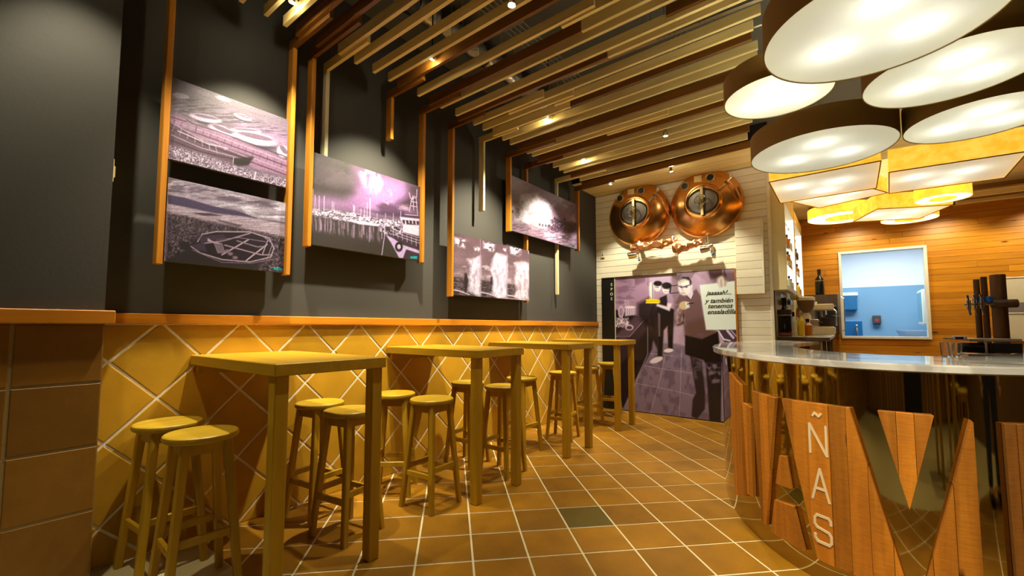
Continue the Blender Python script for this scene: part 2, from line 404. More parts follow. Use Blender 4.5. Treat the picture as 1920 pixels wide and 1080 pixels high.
# ---- bar side partition and pine wall, service room
struct(link('wall_partition', MB().box((XBE - .15, YB + .16, 0), (XBE - .002, YW, 3.45)).mesh('wall_partition', M_cream)))
wr = struct(link('wall_bar', MB().box((XBE - .15, YW + .012, 0), (3.13, YW + .12, 3.5)).box((4.295, YW + .012, 0), (XR + .02, YW + .12, 3.5)).box((3.13, YW + .012, 0), (4.295, YW + .12, 1.072)).box((3.13, YW + .012, 2.625), (4.295, YW + .12, 3.5)).mesh('wall_bar', M_dk)))
z = .55
while z < 3.31:
    z1 = min(z + .0985, 3.318); cuts = [XBE]
    x = XBE + random.uniform(.4, 1.8)
    while x < 6.4: cuts.append(x); x += random.uniform(1.1, 2.4)
    cuts.append(XR)
    for a, b in zip(cuts[:-1], cuts[1:]):
        segs = [(a, b)]
        if z1 > 1.072 and z < 2.625:
            segs = [(max(a, lo), min(b, hi)) for lo, hi in ((XBE, 3.13), (4.295, XR)) if min(b, hi) - max(a, lo) > .02]
            for lo_, hi_ in ((z, 1.058), (2.64, z1)):
                if hi_ - lo_ > .012 and hi_ - lo_ < .0985:
                    p, q = max(a, 3.13), min(b, 4.295)
                    if q - p > .02: centred('plank', (p, YW - .003, lo_), (q, YW + .012, hi_ - .0025), M_pine, wr, .002)
        for p, q in segs: centred('plank', (p + .001, YW - .003, z), (q - .001, YW + .012, z1 - .0025), M_pine, wr, .002)
    z += .0985
struct(link('wall_right', MB().box((XR, YF, 0), (XR + .15, YW + .12, HC)).mesh('wall_right', M_brown)))
struct(link('wall_front', MB().box((-.2, YF - .15, 0), (XR + .15, YF, HC)).mesh('wall_front', M_brown)))
struct(link('ceiling', MB().box((-.2, YF - .15, HC), (XR + .15, YW + .12, HC + .1)).mesh('ceiling', M_ceil)))
wf_ = bpy.data.objects['wall_front']
for i in range(30):
    if not 3.0 < .15 + i * .21 + .1 < 4.1: centred('slat', (.15 + i * .21, YF, .1), (.15 + i * .21 + .13, YF + .03, 2.9), M_brown2, wf_, .004)
dr = struct(link('door_1', MB().bbox((3.02, YF, 0), (4.08, YF + .04, 2.15), .004).mesh('door_1', M_dk)))
MB().bbox((3.12, YF + .041, .9), (3.15, YF + .09, 1.3), .004).build('door_handle', M_steel, dr)
# plank soffit over the tanks
sf = struct(link('ceiling_soffit', MB().box((0, 5.66, 3.40), (XBE, YB + .008, 3.44)).mesh('ceiling_soffit', M_dk)))
y = 5.66
while y < YB - .01:
    centred('plank', (.001, y, 3.388), (XBE - .002, min(y + .093, YB - .002), 3.402), M_soff, sf, .003); y += .0965
# bar ceiling of slats
cb = struct(link('ceiling_bar', MB().box((XBE, 6.75, 3.32), (XR, YW, 3.38)).mesh('ceiling_bar', M_soff)))
MB().box((XBE, 6.70, 3.25), (XR, 6.75, HC)).build('fascia', M_slatL, cb)
yy = 8.78; k = 0
while yy < 9.85:
    tag(centred('timber_slat', (XBE + .3, yy, 3.205 + .02 * (k % 2)), (XR - .1, yy + .10, 3.265 + .02 * (k % 2)), M_slatL if k % 3 else M_slatD, None), 'pale timber slat under the ceiling over the bar wall' if k % 3 else 'brown timber slat under the ceiling over the bar wall', 'slat', 'slats over the bar'); yy += .22; k += 1

# ================================================================== SLATS AND BATTENS
SW, SH = .026, .068
zrow = lambda x: 3.28 + .024 * (x - .28)
def slat_geo(x0, x1, y, dz=0, sh=SH, dy=0):
    c = (x0 + x1) / 2; L = x1 - x0; m = MB(); z0 = zrow(x0) + dz; z1 = zrow(x1) + dz; cz = (z0 + z1) / 2
    V = [(-L / 2, 0, z0 - cz), (L / 2, 0, z1 - cz), (L / 2, SW, z1 - cz), (-L / 2, SW, z0 - cz)]
    m.add(V + [(a, b, d + sh) for a, b, d in V], [(0, 3, 2, 1), (4, 5, 6, 7), (0, 1, 5, 4), (1, 2, 6, 5), (2, 3, 7, 6), (3, 0, 4, 7)])
    return m, (c, y + dy, cz)
def slat(rows_label, y, segs, wires=(1.0, 2.15), sh=SH, group='suspended ceiling slats'):
    root = thing('timber_slat', rows_label, 'slat', (0, y, 3.28), group=group)
    for x0, x1, c, dz, dy in segs:
        m, l = slat_geo(x0, x1, y, dz, sh, dy)
        o = m.build('slat_length', M_slatL if c == 'L' else M_slatD, root, loc=(l[0], l[1] - y, l[2] - 3.28))
    for wx in wires:
        if segs[0][0] < wx < max(s[1] for s in segs):
            MB().tube([(wx, SW / 2, zrow(wx) + sh - 3.28), (wx, SW / 2, HC - 3.28)], .0022, 6).build('wire', M_wire, root)
    return root
def batten(root, y, ztop, zbot, x0=.08, x1=.15, c='D', wdt=.03):
    centred('batten', (x0, -wdt / 2 + SW / 2, zbot - 3.28), (x1, wdt / 2 + SW / 2, ztop - 3.28), M_batD if c == 'D' else M_batL, root, .003)
PALE = 'pale timber slat hung on wires from the dark ceiling'
DARK = 'plain dark brown timber slat hung on wires from the dark ceiling'
XE = lambda y: 2.87 if y < 3.0 else (2.83 - .165 * (y - 3.05) if y < 3.8 else 2.66 - .14 * (y - 3.8))
pale_rows = [(1.03, .27), (1.177, .267), (1.30, .266), (1.83, .269), (1.987, .277), (2.133, .278), (2.436, .285), (2.701, .288), (2.894, .295), (3.142, .298), (3.285, .298), (3.598, .307), (3.735, .304), (4.056, .306), (4.158, .308), (4.452, .304), (4.618, .311), (4.757, .319), (4.866, .32), (5.287, .33)]
for k, (y, x0) in enumerate(pale_rows):
    segs = [(x0, XE(y) - (.05 if k % 3 == 1 else 0), 'L', 0, 0)]
    if abs(y - 2.436) < .01: segs = [(x0, 1.98, 'L', 0, 0), (1.72, 2.9, 'L', -.012, .03)]
    if abs(y - 2.894) < .01: segs = [(x0, 2.35, 'L', 0, 0), (2.30, 2.75, 'D', .03, -.03), (2.35, 2.87, 'L', 0, 0)]
    if abs(y - 3.142) < .01: segs = [(x0, 1.13, 'L', 0, 0), (.72, 2.815, 'L', -.012, .03)]
    if abs(y - 3.285) < .01: segs = [(x0, 1.35, 'L', 0, 0), (1.14, 2.75, 'L', -.012, .03)]
    if abs(y - 4.158) < .01: segs = [(x0, 1.9, 'L', 0, 0), (1.25, 2.6, 'L', -.012, .028)]
    slat(PALE, y, segs)
# slats that turn down the wall and hold the pictures
def bent(lab, y, x0, c, zb, segs, arm=(.15, .9), armdz=-.03, ca='D', bx=(.08, .15), sh=SH + .012, by=0):
    r = slat(lab, y, segs, sh=sh)
    m, l = slat_geo(bx[0], arm[1], y, armdz, SH, SW + .001)
    m.build('arm', M_slatD if ca == 'D' else M_slatL, r, loc=(l[0], l[1] - y, l[2] - 3.28))
    wd = .03
    centred('batten', (bx[0], SW + .001, zb - 3.28), (bx[1], SW + .001 + wd, zrow(.1) + armdz - 3.281), M_batD if ca == 'D' else M_batL, r, .003)
    return r
W = .027 + .015
bent('brown slat bent down the wall, pier side of the rowing boat pictures', .735 - W, .26, 'D', 1.62, [(.24, 2.9, 'D', 0, 0)])
bent('brown slat bent down the wall, far side of the rowing boat pictures', 1.444 - W, .23, 'D', 1.625, [(.228, 2.9, 'D', 0, 0)], (.15, .62))
bent('brown ceiling slat turned down the wall at the pier side of the harbour picture', 1.586 - W, .23, 'D', 1.845, [(.232, 2.9, 'D', 0, 0)], (.15, .72))
bent('pale ceiling slat turned down behind the harbour picture', 1.735 - W, .27, 'L', 2.42, [(.273, 2.9, 'L', 0, 0)], (.15, .6), ca='L', bx=(.03, .075))
bent('brown ceiling slat with a short stub down the wall above the harbour picture', 2.285 - W, .255, 'D', 2.875, [(.255, 2.9, 'D', 0, 0)], (.15, .55))
bent('brown ceiling slat turned down the wall at the far side of the harbour picture', 2.647 - W, .244, 'D', 1.85, [(.244, 1.80, 'D', 0, 0), (1.80, 2.31, 'L', 0, 0), (2.31, 2.9, 'D', .02, 0)], (.15, .6))
bent('brown ceiling slat turned down the wall at the near side of the geyser triptych picture', 3.026 - W, .24, 'D', 1.565, [(.24, 1.82, 'D', 0, 0), (1.82, 2.87, 'L', 0, 0)], (.15, .55))
bent('pale ceiling slat with a white stub down the wall above the geyser triptych', 3.49 - W, .296, 'L', 2.51, [(.296, 1.23, 'L', 0, 0), (1.232, 2.72, 'D', 0, 0)], (.15, .6), ca='L', armdz=-.012)
bent('brown ceiling slat turned down the wall at the near side of the breaking wave picture', 3.964 - W, .273, 'D', 2.37, [(.273, 2.63, 'D', 0, 0)], (.15, .75))
bent('brown ceiling slat turned down behind the wave picture to the geyser triptych', 4.386 - W, .26, 'D', 1.565, [(.261, 2.55, 'D', 0, 0)], (.15, .6), bx=(.03, .085))
bent('white batten slat passing behind the wave picture to a free end below', 5.13 - W, .302, 'L', 1.71, [(.302, 2.45, 'D', 0, 0)], (.15, .8), ca='L', bx=(.03, .075), armdz=-.012)
bent('brown ceiling slat turned down the wall at the far side of the breaking wave picture', 5.596 - W, .22, 'D', 2.37, [(.22, 2.42, 'D', 0, 0)], (.15, .7), armdz=-.015)

# services above the slats
du = thing('ventilation_duct', 'silver foil duct with black straps above the ceiling slats', 'duct', (.60, 1.5, 3.78))
m = MB(); prof = []
for i in range(78): prof.append((.085 + .004 * (i % 2), i * .05))
MB().lathe(prof, 16, lambda x, y, z: (x, z, y)).build('duct_tube', M_foil, du, True)
for i in range(14): MB().lathe([(.088, i * .28), (.093, i * .28), (.093, i * .28 + .07), (.088, i * .28 + .07)], 16, lambda x, y, z: (x, z, y), False).build('strap', M_blackp, du)
ct = thing('cable_tray', 'wire basket cable tray hung above the ceiling slats', 'cable tray', (1.03, .9, 3.72))
for i in range(5): MB().tube([(i * .045, 0, 0), (i * .045, 4.6, 0)], .003, 5).build('long_wire', M_wire, ct)
for i in range(40): MB().tube([(-.0, i * .115, .004), (.18, i * .115, .004)], .003, 5).build('cross_wire', M_wire, ct)
for i, yy in enumerate((1.09, 2.52, 3.81, 4.95)):
    tag(centred('support_rail', (.3, yy, 3.86), (2.9, yy + .04, 3.90), M_steel, None), 'thin steel support rail under the dark ceiling', 'rail', 'ceiling support rails')

# ================================================================== SPOTLIGHTS
M_bulb = plain('bulb', (1, .95, .85), .4, emit=14, ecol=(1, .93, .78))
def fixture(loc, target, power, lab, size=100, blend=.45, col=WARM, top=HC, spill=0):
    d = (Vector(target) - Vector(loc)).normalized(); q = d.to_track_quat('-Z', 'Y').to_euler()
    t = thing('spotlight', lab, 'spotlight', loc, group='ceiling spotlights')
    K = .6
    MB().lathe([(.0, .075 * K), (.03 * K, .075 * K), (.044 * K, .01), (.046 * K, -.012), (.042 * K, -.012), (.036 * K, .004), (0, .006)], 20).build('housing', M_chrome, t, True, rot=q)
    MB().lathe([(0, -.006), (.016, -.012), (.02, -.006), (.02, -.002), (0, -.001)], 16).build('lens', M_bulb, t, True, rot=q)
    MB().tube([(0, 0, .03), (0, 0, top - loc[2])], .006, 8).build('stem', M_blackp, t)
    if spill:
        l = bpy.data.lights.new('bulb_spill', 'POINT'); l.energy = spill; l.color = col; l.shadow_soft_size = .02
        ob = bpy.data.objects.new('bulb_spill', l); COL.objects.link(ob); ob.location = Vector(loc) + d * .035
    spot('spot_lamp', Vector(loc) + d * .03, target, power, size, blend, col)
SP = 250
def wash(x, y, z, k, lab): fixture((x, y, z), (0, y - .02, 1.6), SP * k * 1.9, lab, 76, 1.0, spill=2.2)
wash(.50, 1.2515, 3.31, .72, 'small ceiling spotlight above the first bar table')
wash(.735, 2.201, 3.33, 1, 'small ceiling spotlight above the second bar table')
wash(.92, 3.56, 3.33, 1.1, 'small ceiling spotlight above the third bar table')
wash(.72, 4.7005, 3.32, 1, 'small ceiling spotlight above the fourth bar table')
fixture((1.60, 2.073, 3.285), (1.45, 1.95, 0), SP * .5, 'small added fill spotlight over the open floor', 90)  # added lamp without a known source, brightens the open floor
fixture((1.75, 4.548, 3.285), (1.75, 4.7, 0), SP * .5, 'small added fill spotlight over the floor before the mural', 90)  # also an added lamp, lifts the floor in front of the mural
fixture((.60, 5.70, 3.30), (.66, 5.95, 1.0), SP * .5, 'small spotlight at the soffit before the left copper tank', 92, spill=1.5)
fixture((1.45, 5.70, 3.30), (1.65, 5.95, 1.0), SP * .6, 'small spotlight at the soffit before the right copper tank', 92, spill=1.5)
fixture((.62, .22, 3.38), (.4, .6, 1.2), SP * .5, 'small ceiling spotlight grazing the black pier', 74, .6, spill=2)
for x_, y_, tx, ty, lb in ((2.35, .75, 2.75, 3.0, 'left end of the bar front'), (3.25, .45, 3.25, 2.6, 'middle of the bar front'), (4.3, .9, 3.8, 2.7, 'right end of the bar front')):
    fixture((x_, y_, 3.6), (tx, ty, .55), SP * 1.0, 'ceiling spotlight behind the viewer aimed at the ' + lb, 42, .6)
for x_, y_, lb in ((2.4, -1.5, 'entrance wall'), (4.7, .1, 'spare bar table'), (5.6, 1.2, 'right wall')):  # unseen lamps added as general fill for the room behind the viewer
    fixture((x_, y_, 3.6), (x_, y_, 0), SP * .5, 'wide added fill light near the ' + lb, 90, .5)
for x_, lb in ((3.35, 'near the display cases'), (4.55, 'right of the opening'), (5.7, 'above the white board')):
    fixture((x_, 9.25, 3.13), (x_, 10, 1.7), SP * .22, 'small spotlight on the pine wall ' + lb, 120, .6, top=3.2)

# ================================================================== FLAT PRINTS
def _noise(x, y, seed):
    xi = np.floor(x).astype(int); yi = np.floor(y).astype(int); fx = x - xi; fy = y - yi
    fx = fx * fx * (3 - 2 * fx); fy = fy * fy * (3 - 2 * fy)
    T = np.random.RandomState(seed).rand(256, 256); g = lambda a, b: T[a % 256, b % 256]
    return (g(xi, yi) * (1 - fx) + g(xi + 1, yi) * fx) * (1 - fy) + (g(xi, yi + 1) * (1 - fx) + g(xi + 1, yi + 1) * fx) * fy
def fbm(x, y, seed=1, o=4):
    r = 0; a = .5; t = 0
    for k in range(o): r = r + a * _noise(x * 2 ** k + 13 * k, y * 2 ** k + 7 * k, seed + k); t += a; a *= .55
    return r / t
class Print:
    """a flat printed picture: a fine grid of coloured points, drawn with shapes traced in photograph pixels"""
    def __init__(s, O, U, V, nx, ny):
        s.nx, s.ny = nx, ny; O, U, V = map(lambda a: np.array(a, float), (O, U, V)); s.O, s.U, s.V = O, U, V
        a, b = np.meshgrid(np.linspace(0, 1, nx), np.linspace(0, 1, ny)); s.a = a.ravel(); s.b = b.ravel()
        s.P = O + s.a[:, None] * U + s.b[:, None] * V; s.x, s.y = proj(s.P); s.c = np.zeros((nx * ny, 3))
    def mix(s, al, col):
        al = np.clip(al, 0, 1)[:, None]; s.c = s.c * (1 - al) + np.array(col, float) * al
    def fill(s, c): s.c[:] = c
    def vgrad(s, ctop, cbot, lo=0, hi=1):
        t = np.clip((s.b - lo) / (hi - lo), 0, 1)[:, None]; s.c = np.array(cbot, float) * (1 - t) + np.array(ctop, float) * t
    def _sd(s, pts):
        p = np.array(pts, float); d = np.full(s.x.shape, 1e9); ins = np.zeros(s.x.shape, bool); n = len(p)
        for i in range(n):
            x0, y0 = p[i]; x1, y1 = p[(i + 1) % n]; ex, ey = x1 - x0, y1 - y0; L = ex * ex + ey * ey + 1e-9
            t = np.clip(((s.x - x0) * ex + (s.y - y0) * ey) / L, 0, 1)
            d = np.minimum(d, np.hypot(s.x - x0 - t * ex, s.y - y0 - t * ey))
            if y0 != y1: ins ^= ((y0 > s.y) != (y1 > s.y)) & (s.x < ex * (s.y - y0) / ey + x0)
        return np.where(ins, -d, d)
    def poly(s, pts, col, al=1., soft=.6): s.mix(al * np.clip(.5 - s._sd(pts) / (2 * soft), 0, 1), col)
    def ell(s, cx, cy, rx, ry, col, al=1., soft=.15, rot=0):
        c, q = math.cos(rot), math.sin(rot); dx = s.x - cx; dy = s.y - cy
        r = np.hypot((dx * c + dy * q) / rx, (-dx * q + dy * c) / ry); s.mix(al * np.clip((1 + soft - r) / (2 * soft), 0, 1), col)
    def line(s, pts, wd, col, al=1.):
        d = np.full(s.x.shape, 1e9)
        for (x0, y0), (x1, y1) in zip(pts[:-1], pts[1:]):
            ex, ey = x1 - x0, y1 - y0; L = ex * ex + ey * ey + 1e-9; t = np.clip(((s.x - x0) * ex + (s.y - y0) * ey) / L, 0, 1)
            d = np.minimum(d, np.hypot(s.x - x0 - t * ex, s.y - y0 - t * ey))
        s.mix(al * np.clip(wd / 2 + .5 - d, 0, 1), col)
    def blot(s, pts, col, seed, sx=.1, sy=.1, lo=.45, hi=.62, al=1., soft=4, o=4):
        n = fbm(s.x * sx, s.y * sy, seed, o); m = np.clip((n - lo) / (hi - lo), 0, 1) * np.clip(.5 - s._sd(pts) / (2 * soft), 0, 1); s.mix(al * m, col)
    def grain(s, amp, seed=3, sc=.5):
        n = fbm(s.x * sc, s.y * sc, seed, 2) - .5; s.c = np.clip(s.c * (1 + amp * n[:, None] * 2), 0, 255)
    def build(s, name, mat, parent, gain=1., sat=1.):
        nx, ny = s.nx, s.ny
        F = [(j * nx + i, j * nx + i + 1, (j + 1) * nx + i + 1, (j + 1) * nx + i) for j in range(ny - 1) for i in range(nx - 1)]
        me = bpy.data.meshes.new(name); me.from_pydata((s.P - s.O).tolist(), [], F); me.update(); me.materials.append(mat)
        c = np.clip(s.c, 0, 255) / 255; g = c.mean(1, keepdims=True); c = g + (c - g) * sat; c = np.clip(c, 0, 1)
        l = np.where(c <= .04045, c / 12.92, ((c + .055) / 1.055) ** 2.4) * gain * np.array((1.0, 1.06, 1.4))
        at_ = me.color_attributes.new('ink', 'FLOAT_COLOR', 'POINT'); at_.data.foreach_set('color', np.c_[np.clip(l, 0, .95), np.ones(len(l))].ravel())
        o = link(name, me, parent); pl = parent.location if parent is not None else Vector((0, 0, 0)); o.location = Vector(s.O) - pl; return o
def inkmat(name, rough):
    m, nt, b = newmat(name); a = nt.nodes.new('ShaderNodeVertexColor'); a.layer_name = 'ink'; nt.links.new(a.outputs[0], b.inputs['Base Color'])
    b.inputs['Roughness'].default_value = rough; return m
M_ink = inkmat('print_ink', .45); M_inkg = inkmat('mural_ink', .22)
M_canvas_edge = plain('canvas_edge', (.08, .07, .07), .7)
XP = .12
def canvas(lab, y0, y1, z0, z1, nx, ny, paint):
    t = thing('canvas_print', lab, 'picture', (XP, y0, z0))
    MB().bbox((-.032, 0, 0), (-.0015, y1 - y0, z1 - z0), .002).build('canvas_body', M_canvas_edge, t)
    p = Print((XP, y0 + .001, z0 + .001), (0, y1 - y0 - .002, 0), (0, 0, z1 - z0 - .002), nx, ny); paint(p); p.build('print', M_ink, t, .55)
    return t
c5 = lambda L: [(300 + x / 2.842, 140 + y / 2.842) for x, y in L]
c6 = lambda L: [(560 + x / 4.909, 280 + y / 4.909) for x, y in L]
c7 = lambda L: [(820 + x / 4.154, 320 + y / 4.154) for x, y in L]
def E5(p, x, y, rx, ry, col, **k): p.ell(300 + x / 2.842, 140 + y / 2.842, rx / 2.842, ry / 2.842, col, **k)
def E6(p, x, y, rx, ry, col, **k): p.ell(560 + x / 4.909, 280 + y / 4.909, rx / 4.909, ry / 4.909, col, **k)
def E7(p, x, y, rx, ry, col, **k): p.ell(820 + x / 4.154, 320 + y / 4.154, rx / 4.154, ry / 4.154, col, **k)

def paint_boats(p):
    p.fill((120, 102, 112))
    p.c *= (.75 + .5 * fbm(p.x * .06, p.y * .6 - p.x * .22, 5))[:, None]
    p.poly(c5([(40, 10), (690, 230), (690, 330), (420, 230), (60, 110)]), (92, 80, 84), .55, 14)
    p.poly(c5([(330, 190), (690, 310), (690, 420), (430, 300)]), (168, 132, 158), .7, 14)
    p.blot(c5([(60, 80), (690, 300), (690, 340), (60, 190)]), (60, 52, 56), 9, .05, .5, .45, .6, .7)
    E5(p, 110, 112, 45, 14, (150, 135, 140), rot=.2); E5(p, 335, 128, 45, 12, (150, 138, 144), rot=.3)
    # moored boats
    for (x, y, rx, ry, r) in ((243, 232, 85, 20, .2), (440, 226, 48, 13, .35), (330, 300, 75, 26, .4), (455, 298, 80, 14, .08), (505, 340, 118, 32, .22), (655, 410, 36, 30, .9)):
        E5(p, x, y + ry * .9, rx * .95, ry * .7, (52, 42, 48), rot=r, soft=.3, al=.75)
        E5(p, x, y, rx, ry, (208, 186, 200), rot=r); E5(p, x + 4, y - ry * .35, rx * .82, ry * .42, (120, 96, 110), rot=r)
    # long wooden hulls on the shore
    p.poly(c5([(50, 205), (150, 240), (680, 455), (680, 545), (520, 505), (300, 400), (50, 300)]), (158, 118, 140), 1, 2)
    for k in range(5):
        p.line(c5([(60, 225 + 20 * k), (300, 300 + 24 * k), (690, 445 + 24 * k)]), 1.0 if k % 2 else 1.8, (62, 42, 54) if k % 2 == 0 else (205, 180, 195), .85)
    for k in range(16): p.line(c5([(80 + 38 * k, 240 + 15 * k), (74 + 38 * k, 262 + 15.4 * k)]), 1, (70, 48, 60), .8)
    p.poly(c5([(50, 250), (200, 330), (370, 395), (500, 440), (470, 485), (390, 500), (270, 470), (50, 385)]), (96, 70, 84), 1, 2)
    for k, q in enumerate(((255, 0), (285, 10), (320, 15), (350, 25))):
        p.line(c5([(60, q[0]), (220, 345 + (q[0] - 255) * .7), (480, 445 + q[1])]), 1.6, (190, 160, 178) if k % 2 == 0 else (40, 28, 34), .9)
    for k in range(7): p.line(c5([(80 + 36 * k, 262 + 20 * k), (66 + 40 * k, 300 + 20 * k)]), 1.5, (186, 158, 172), .8)
    p.line(c5([(95, 300), (260, 370), (360, 392)]), 2.2, (196, 172, 186)); p.line(c5([(190, 330), (300, 360), (350, 400)]), 1.6, (180, 150, 168))
    p.poly(c5([(385, 445), (500, 438), (470, 480), (395, 490)]), (34, 24, 26), .95, 2); p.line(c5([(392, 440), (386, 510)]), 1.4, (200, 180, 190))
    E5(p, 170, 265, 30, 35, (150, 128, 140), al=.6); p.line(c5([(140, 240), (195, 270), (190, 300)]), 1.5, (70, 52, 60))
    # straw
    S = c5([(40, 370), (240, 430), (500, 520), (690, 560), (690, 620), (40, 480)])
    p.poly(S, (150, 124, 140), .9, 5); p.blot(S, (228, 212, 222), 21, .5, .5, .45, .62, .9, 3); p.blot(S, (58, 44, 52), 31, .6, .5, .52, .66, .9, 3)
    p.line(c5([(510, 520), (500, 560)]), 2.4, (225, 205, 215)); p.grain(.22, 4, .9)
def paint_rowboat(p):
    p.fill((140, 116, 124)); n = fbm(p.x * .025 + 3, (p.y - .2 * p.x) * .14, 41)
    p.c = np.array((96, 78, 88.)) * (1 - n[:, None]) + np.array((222, 206, 214.)) * n[:, None]
    p.blot(c5([(40, 550), (680, 690), (680, 800), (300, 700), (40, 620)]), (240, 232, 236), 43, .03, .16, .5, .62, .9, 8)
    p.blot(c5([(40, 550), (680, 690), (680, 720), (40, 640)]), (88, 70, 84), 45, .03, .14, .45, .6, .8, 6)
    p.poly(c5([(42, 640), (130, 655), (280, 700), (420, 728), (520, 765), (300, 740), (42, 690)]), (78, 64, 92), 1, 1.2)
    p.poly(c5([(500, 762), (680, 790), (680, 800), (480, 772)]), (80, 64, 84), .8, 1)
    W_ = c5([(42, 690), (300, 740), (530, 770), (680, 800), (680, 890), (380, 820), (42, 740)])
    p.poly(W_, (176, 152, 160), 1, 1.5); p.blot(W_, (214, 196, 202), 47, .05, .7, .48, .6, .8, 3)
    p.poly(c5([(170, 735), (270, 738), (330, 752), (230, 752)]), (64, 52, 58), .9, 1); p.poly(c5([(300, 770), (440, 802), (420, 812), (320, 785)]), (86, 70, 76), .8, 1)
    G = c5([(42, 735), (300, 790), (680, 870), (680, 1060), (30, 1005)])
    p.poly(G, (74, 58, 66), 1, 3); p.blot(G, (150, 128, 140), 51, .45, .4, .5, .66, .8, 3); p.blot(G, (28, 20, 24), 53, .3, .3, .5, .64, .85, 3)
    p.poly(c5([(35, 985), (140, 930), (420, 1000), (560, 990), (500, 1050), (35, 1005)]), (44, 36, 40), .95, 4)
    # hull
    p.poly(c5([(160, 910), (215, 860), (300, 838), (480, 838), (580, 870), (608, 920), (590, 975), (480, 1000), (330, 985), (180, 940)]), (40, 28, 38), 1, 1)
    for q, wd, c in (([(165, 915), (215, 950), (330, 985), (480, 998), (590, 972), (607, 925), (582, 872), (480, 838), (300, 836), (225, 850), (200, 890)], 2.2, (196, 170, 182)),
                     ([(175, 935), (330, 1000), (490, 1005), (600, 985)], 1.2, (150, 122, 136)),
                     ([(225, 900), (340, 885), (480, 845)], 2.4, (186, 158, 172)), ([(330, 960), (470, 880)], 2.6, (206, 182, 192)), ([(460, 990), (570, 905)], 2.6, (206, 182, 192)),
                     ([(345, 908), (500, 950), (540, 960)], 2.4, (176, 148, 160)), ([(410, 885), (520, 918), (560, 915)], 2.2, (160, 132, 146)), ([(300, 880), (420, 868), (560, 890)], 1.5, (150, 124, 136)),
                     ([(575, 880), (545, 960), (590, 960)], 2.0, (190, 164, 176)), ([(560, 870), (600, 900), (570, 985)], 1.6, (168, 140, 154))): p.line(c5(q), wd, c)
    p.poly(c5([(210, 860), (340, 850), (360, 880), (215, 895)]), (84, 64, 84), .7, 2)
    p.poly(c5([(170, 908), (235, 895), (250, 945), (190, 930)]), (70, 56, 78), 1, 1); p.poly(c5([(98, 890), (158, 890), (162, 935), (112, 930)]), (40, 34, 48), 1, 1)
    for k in range(6): p.line(c5([(255, 872 + 3 * k), (290 + 8 * k, 900), (310 + 7 * k, 950)]), 1.2, (200, 176, 186))
    for a, b in ((375, 955), (360, 940), (400, 975)): E5(p, a, b, 14, 9, (150, 126, 138), soft=.4)
    p.poly(c5([(606, 1028), (652, 1033), (650, 1044), (606, 1040)]), (0, 170, 165), 1, .5); p.line(c5([(582, 1018), (592, 1030), (606, 1026), (640, 1028)]), .9, (210, 200, 205)); p.grain(.2, 8, .9)
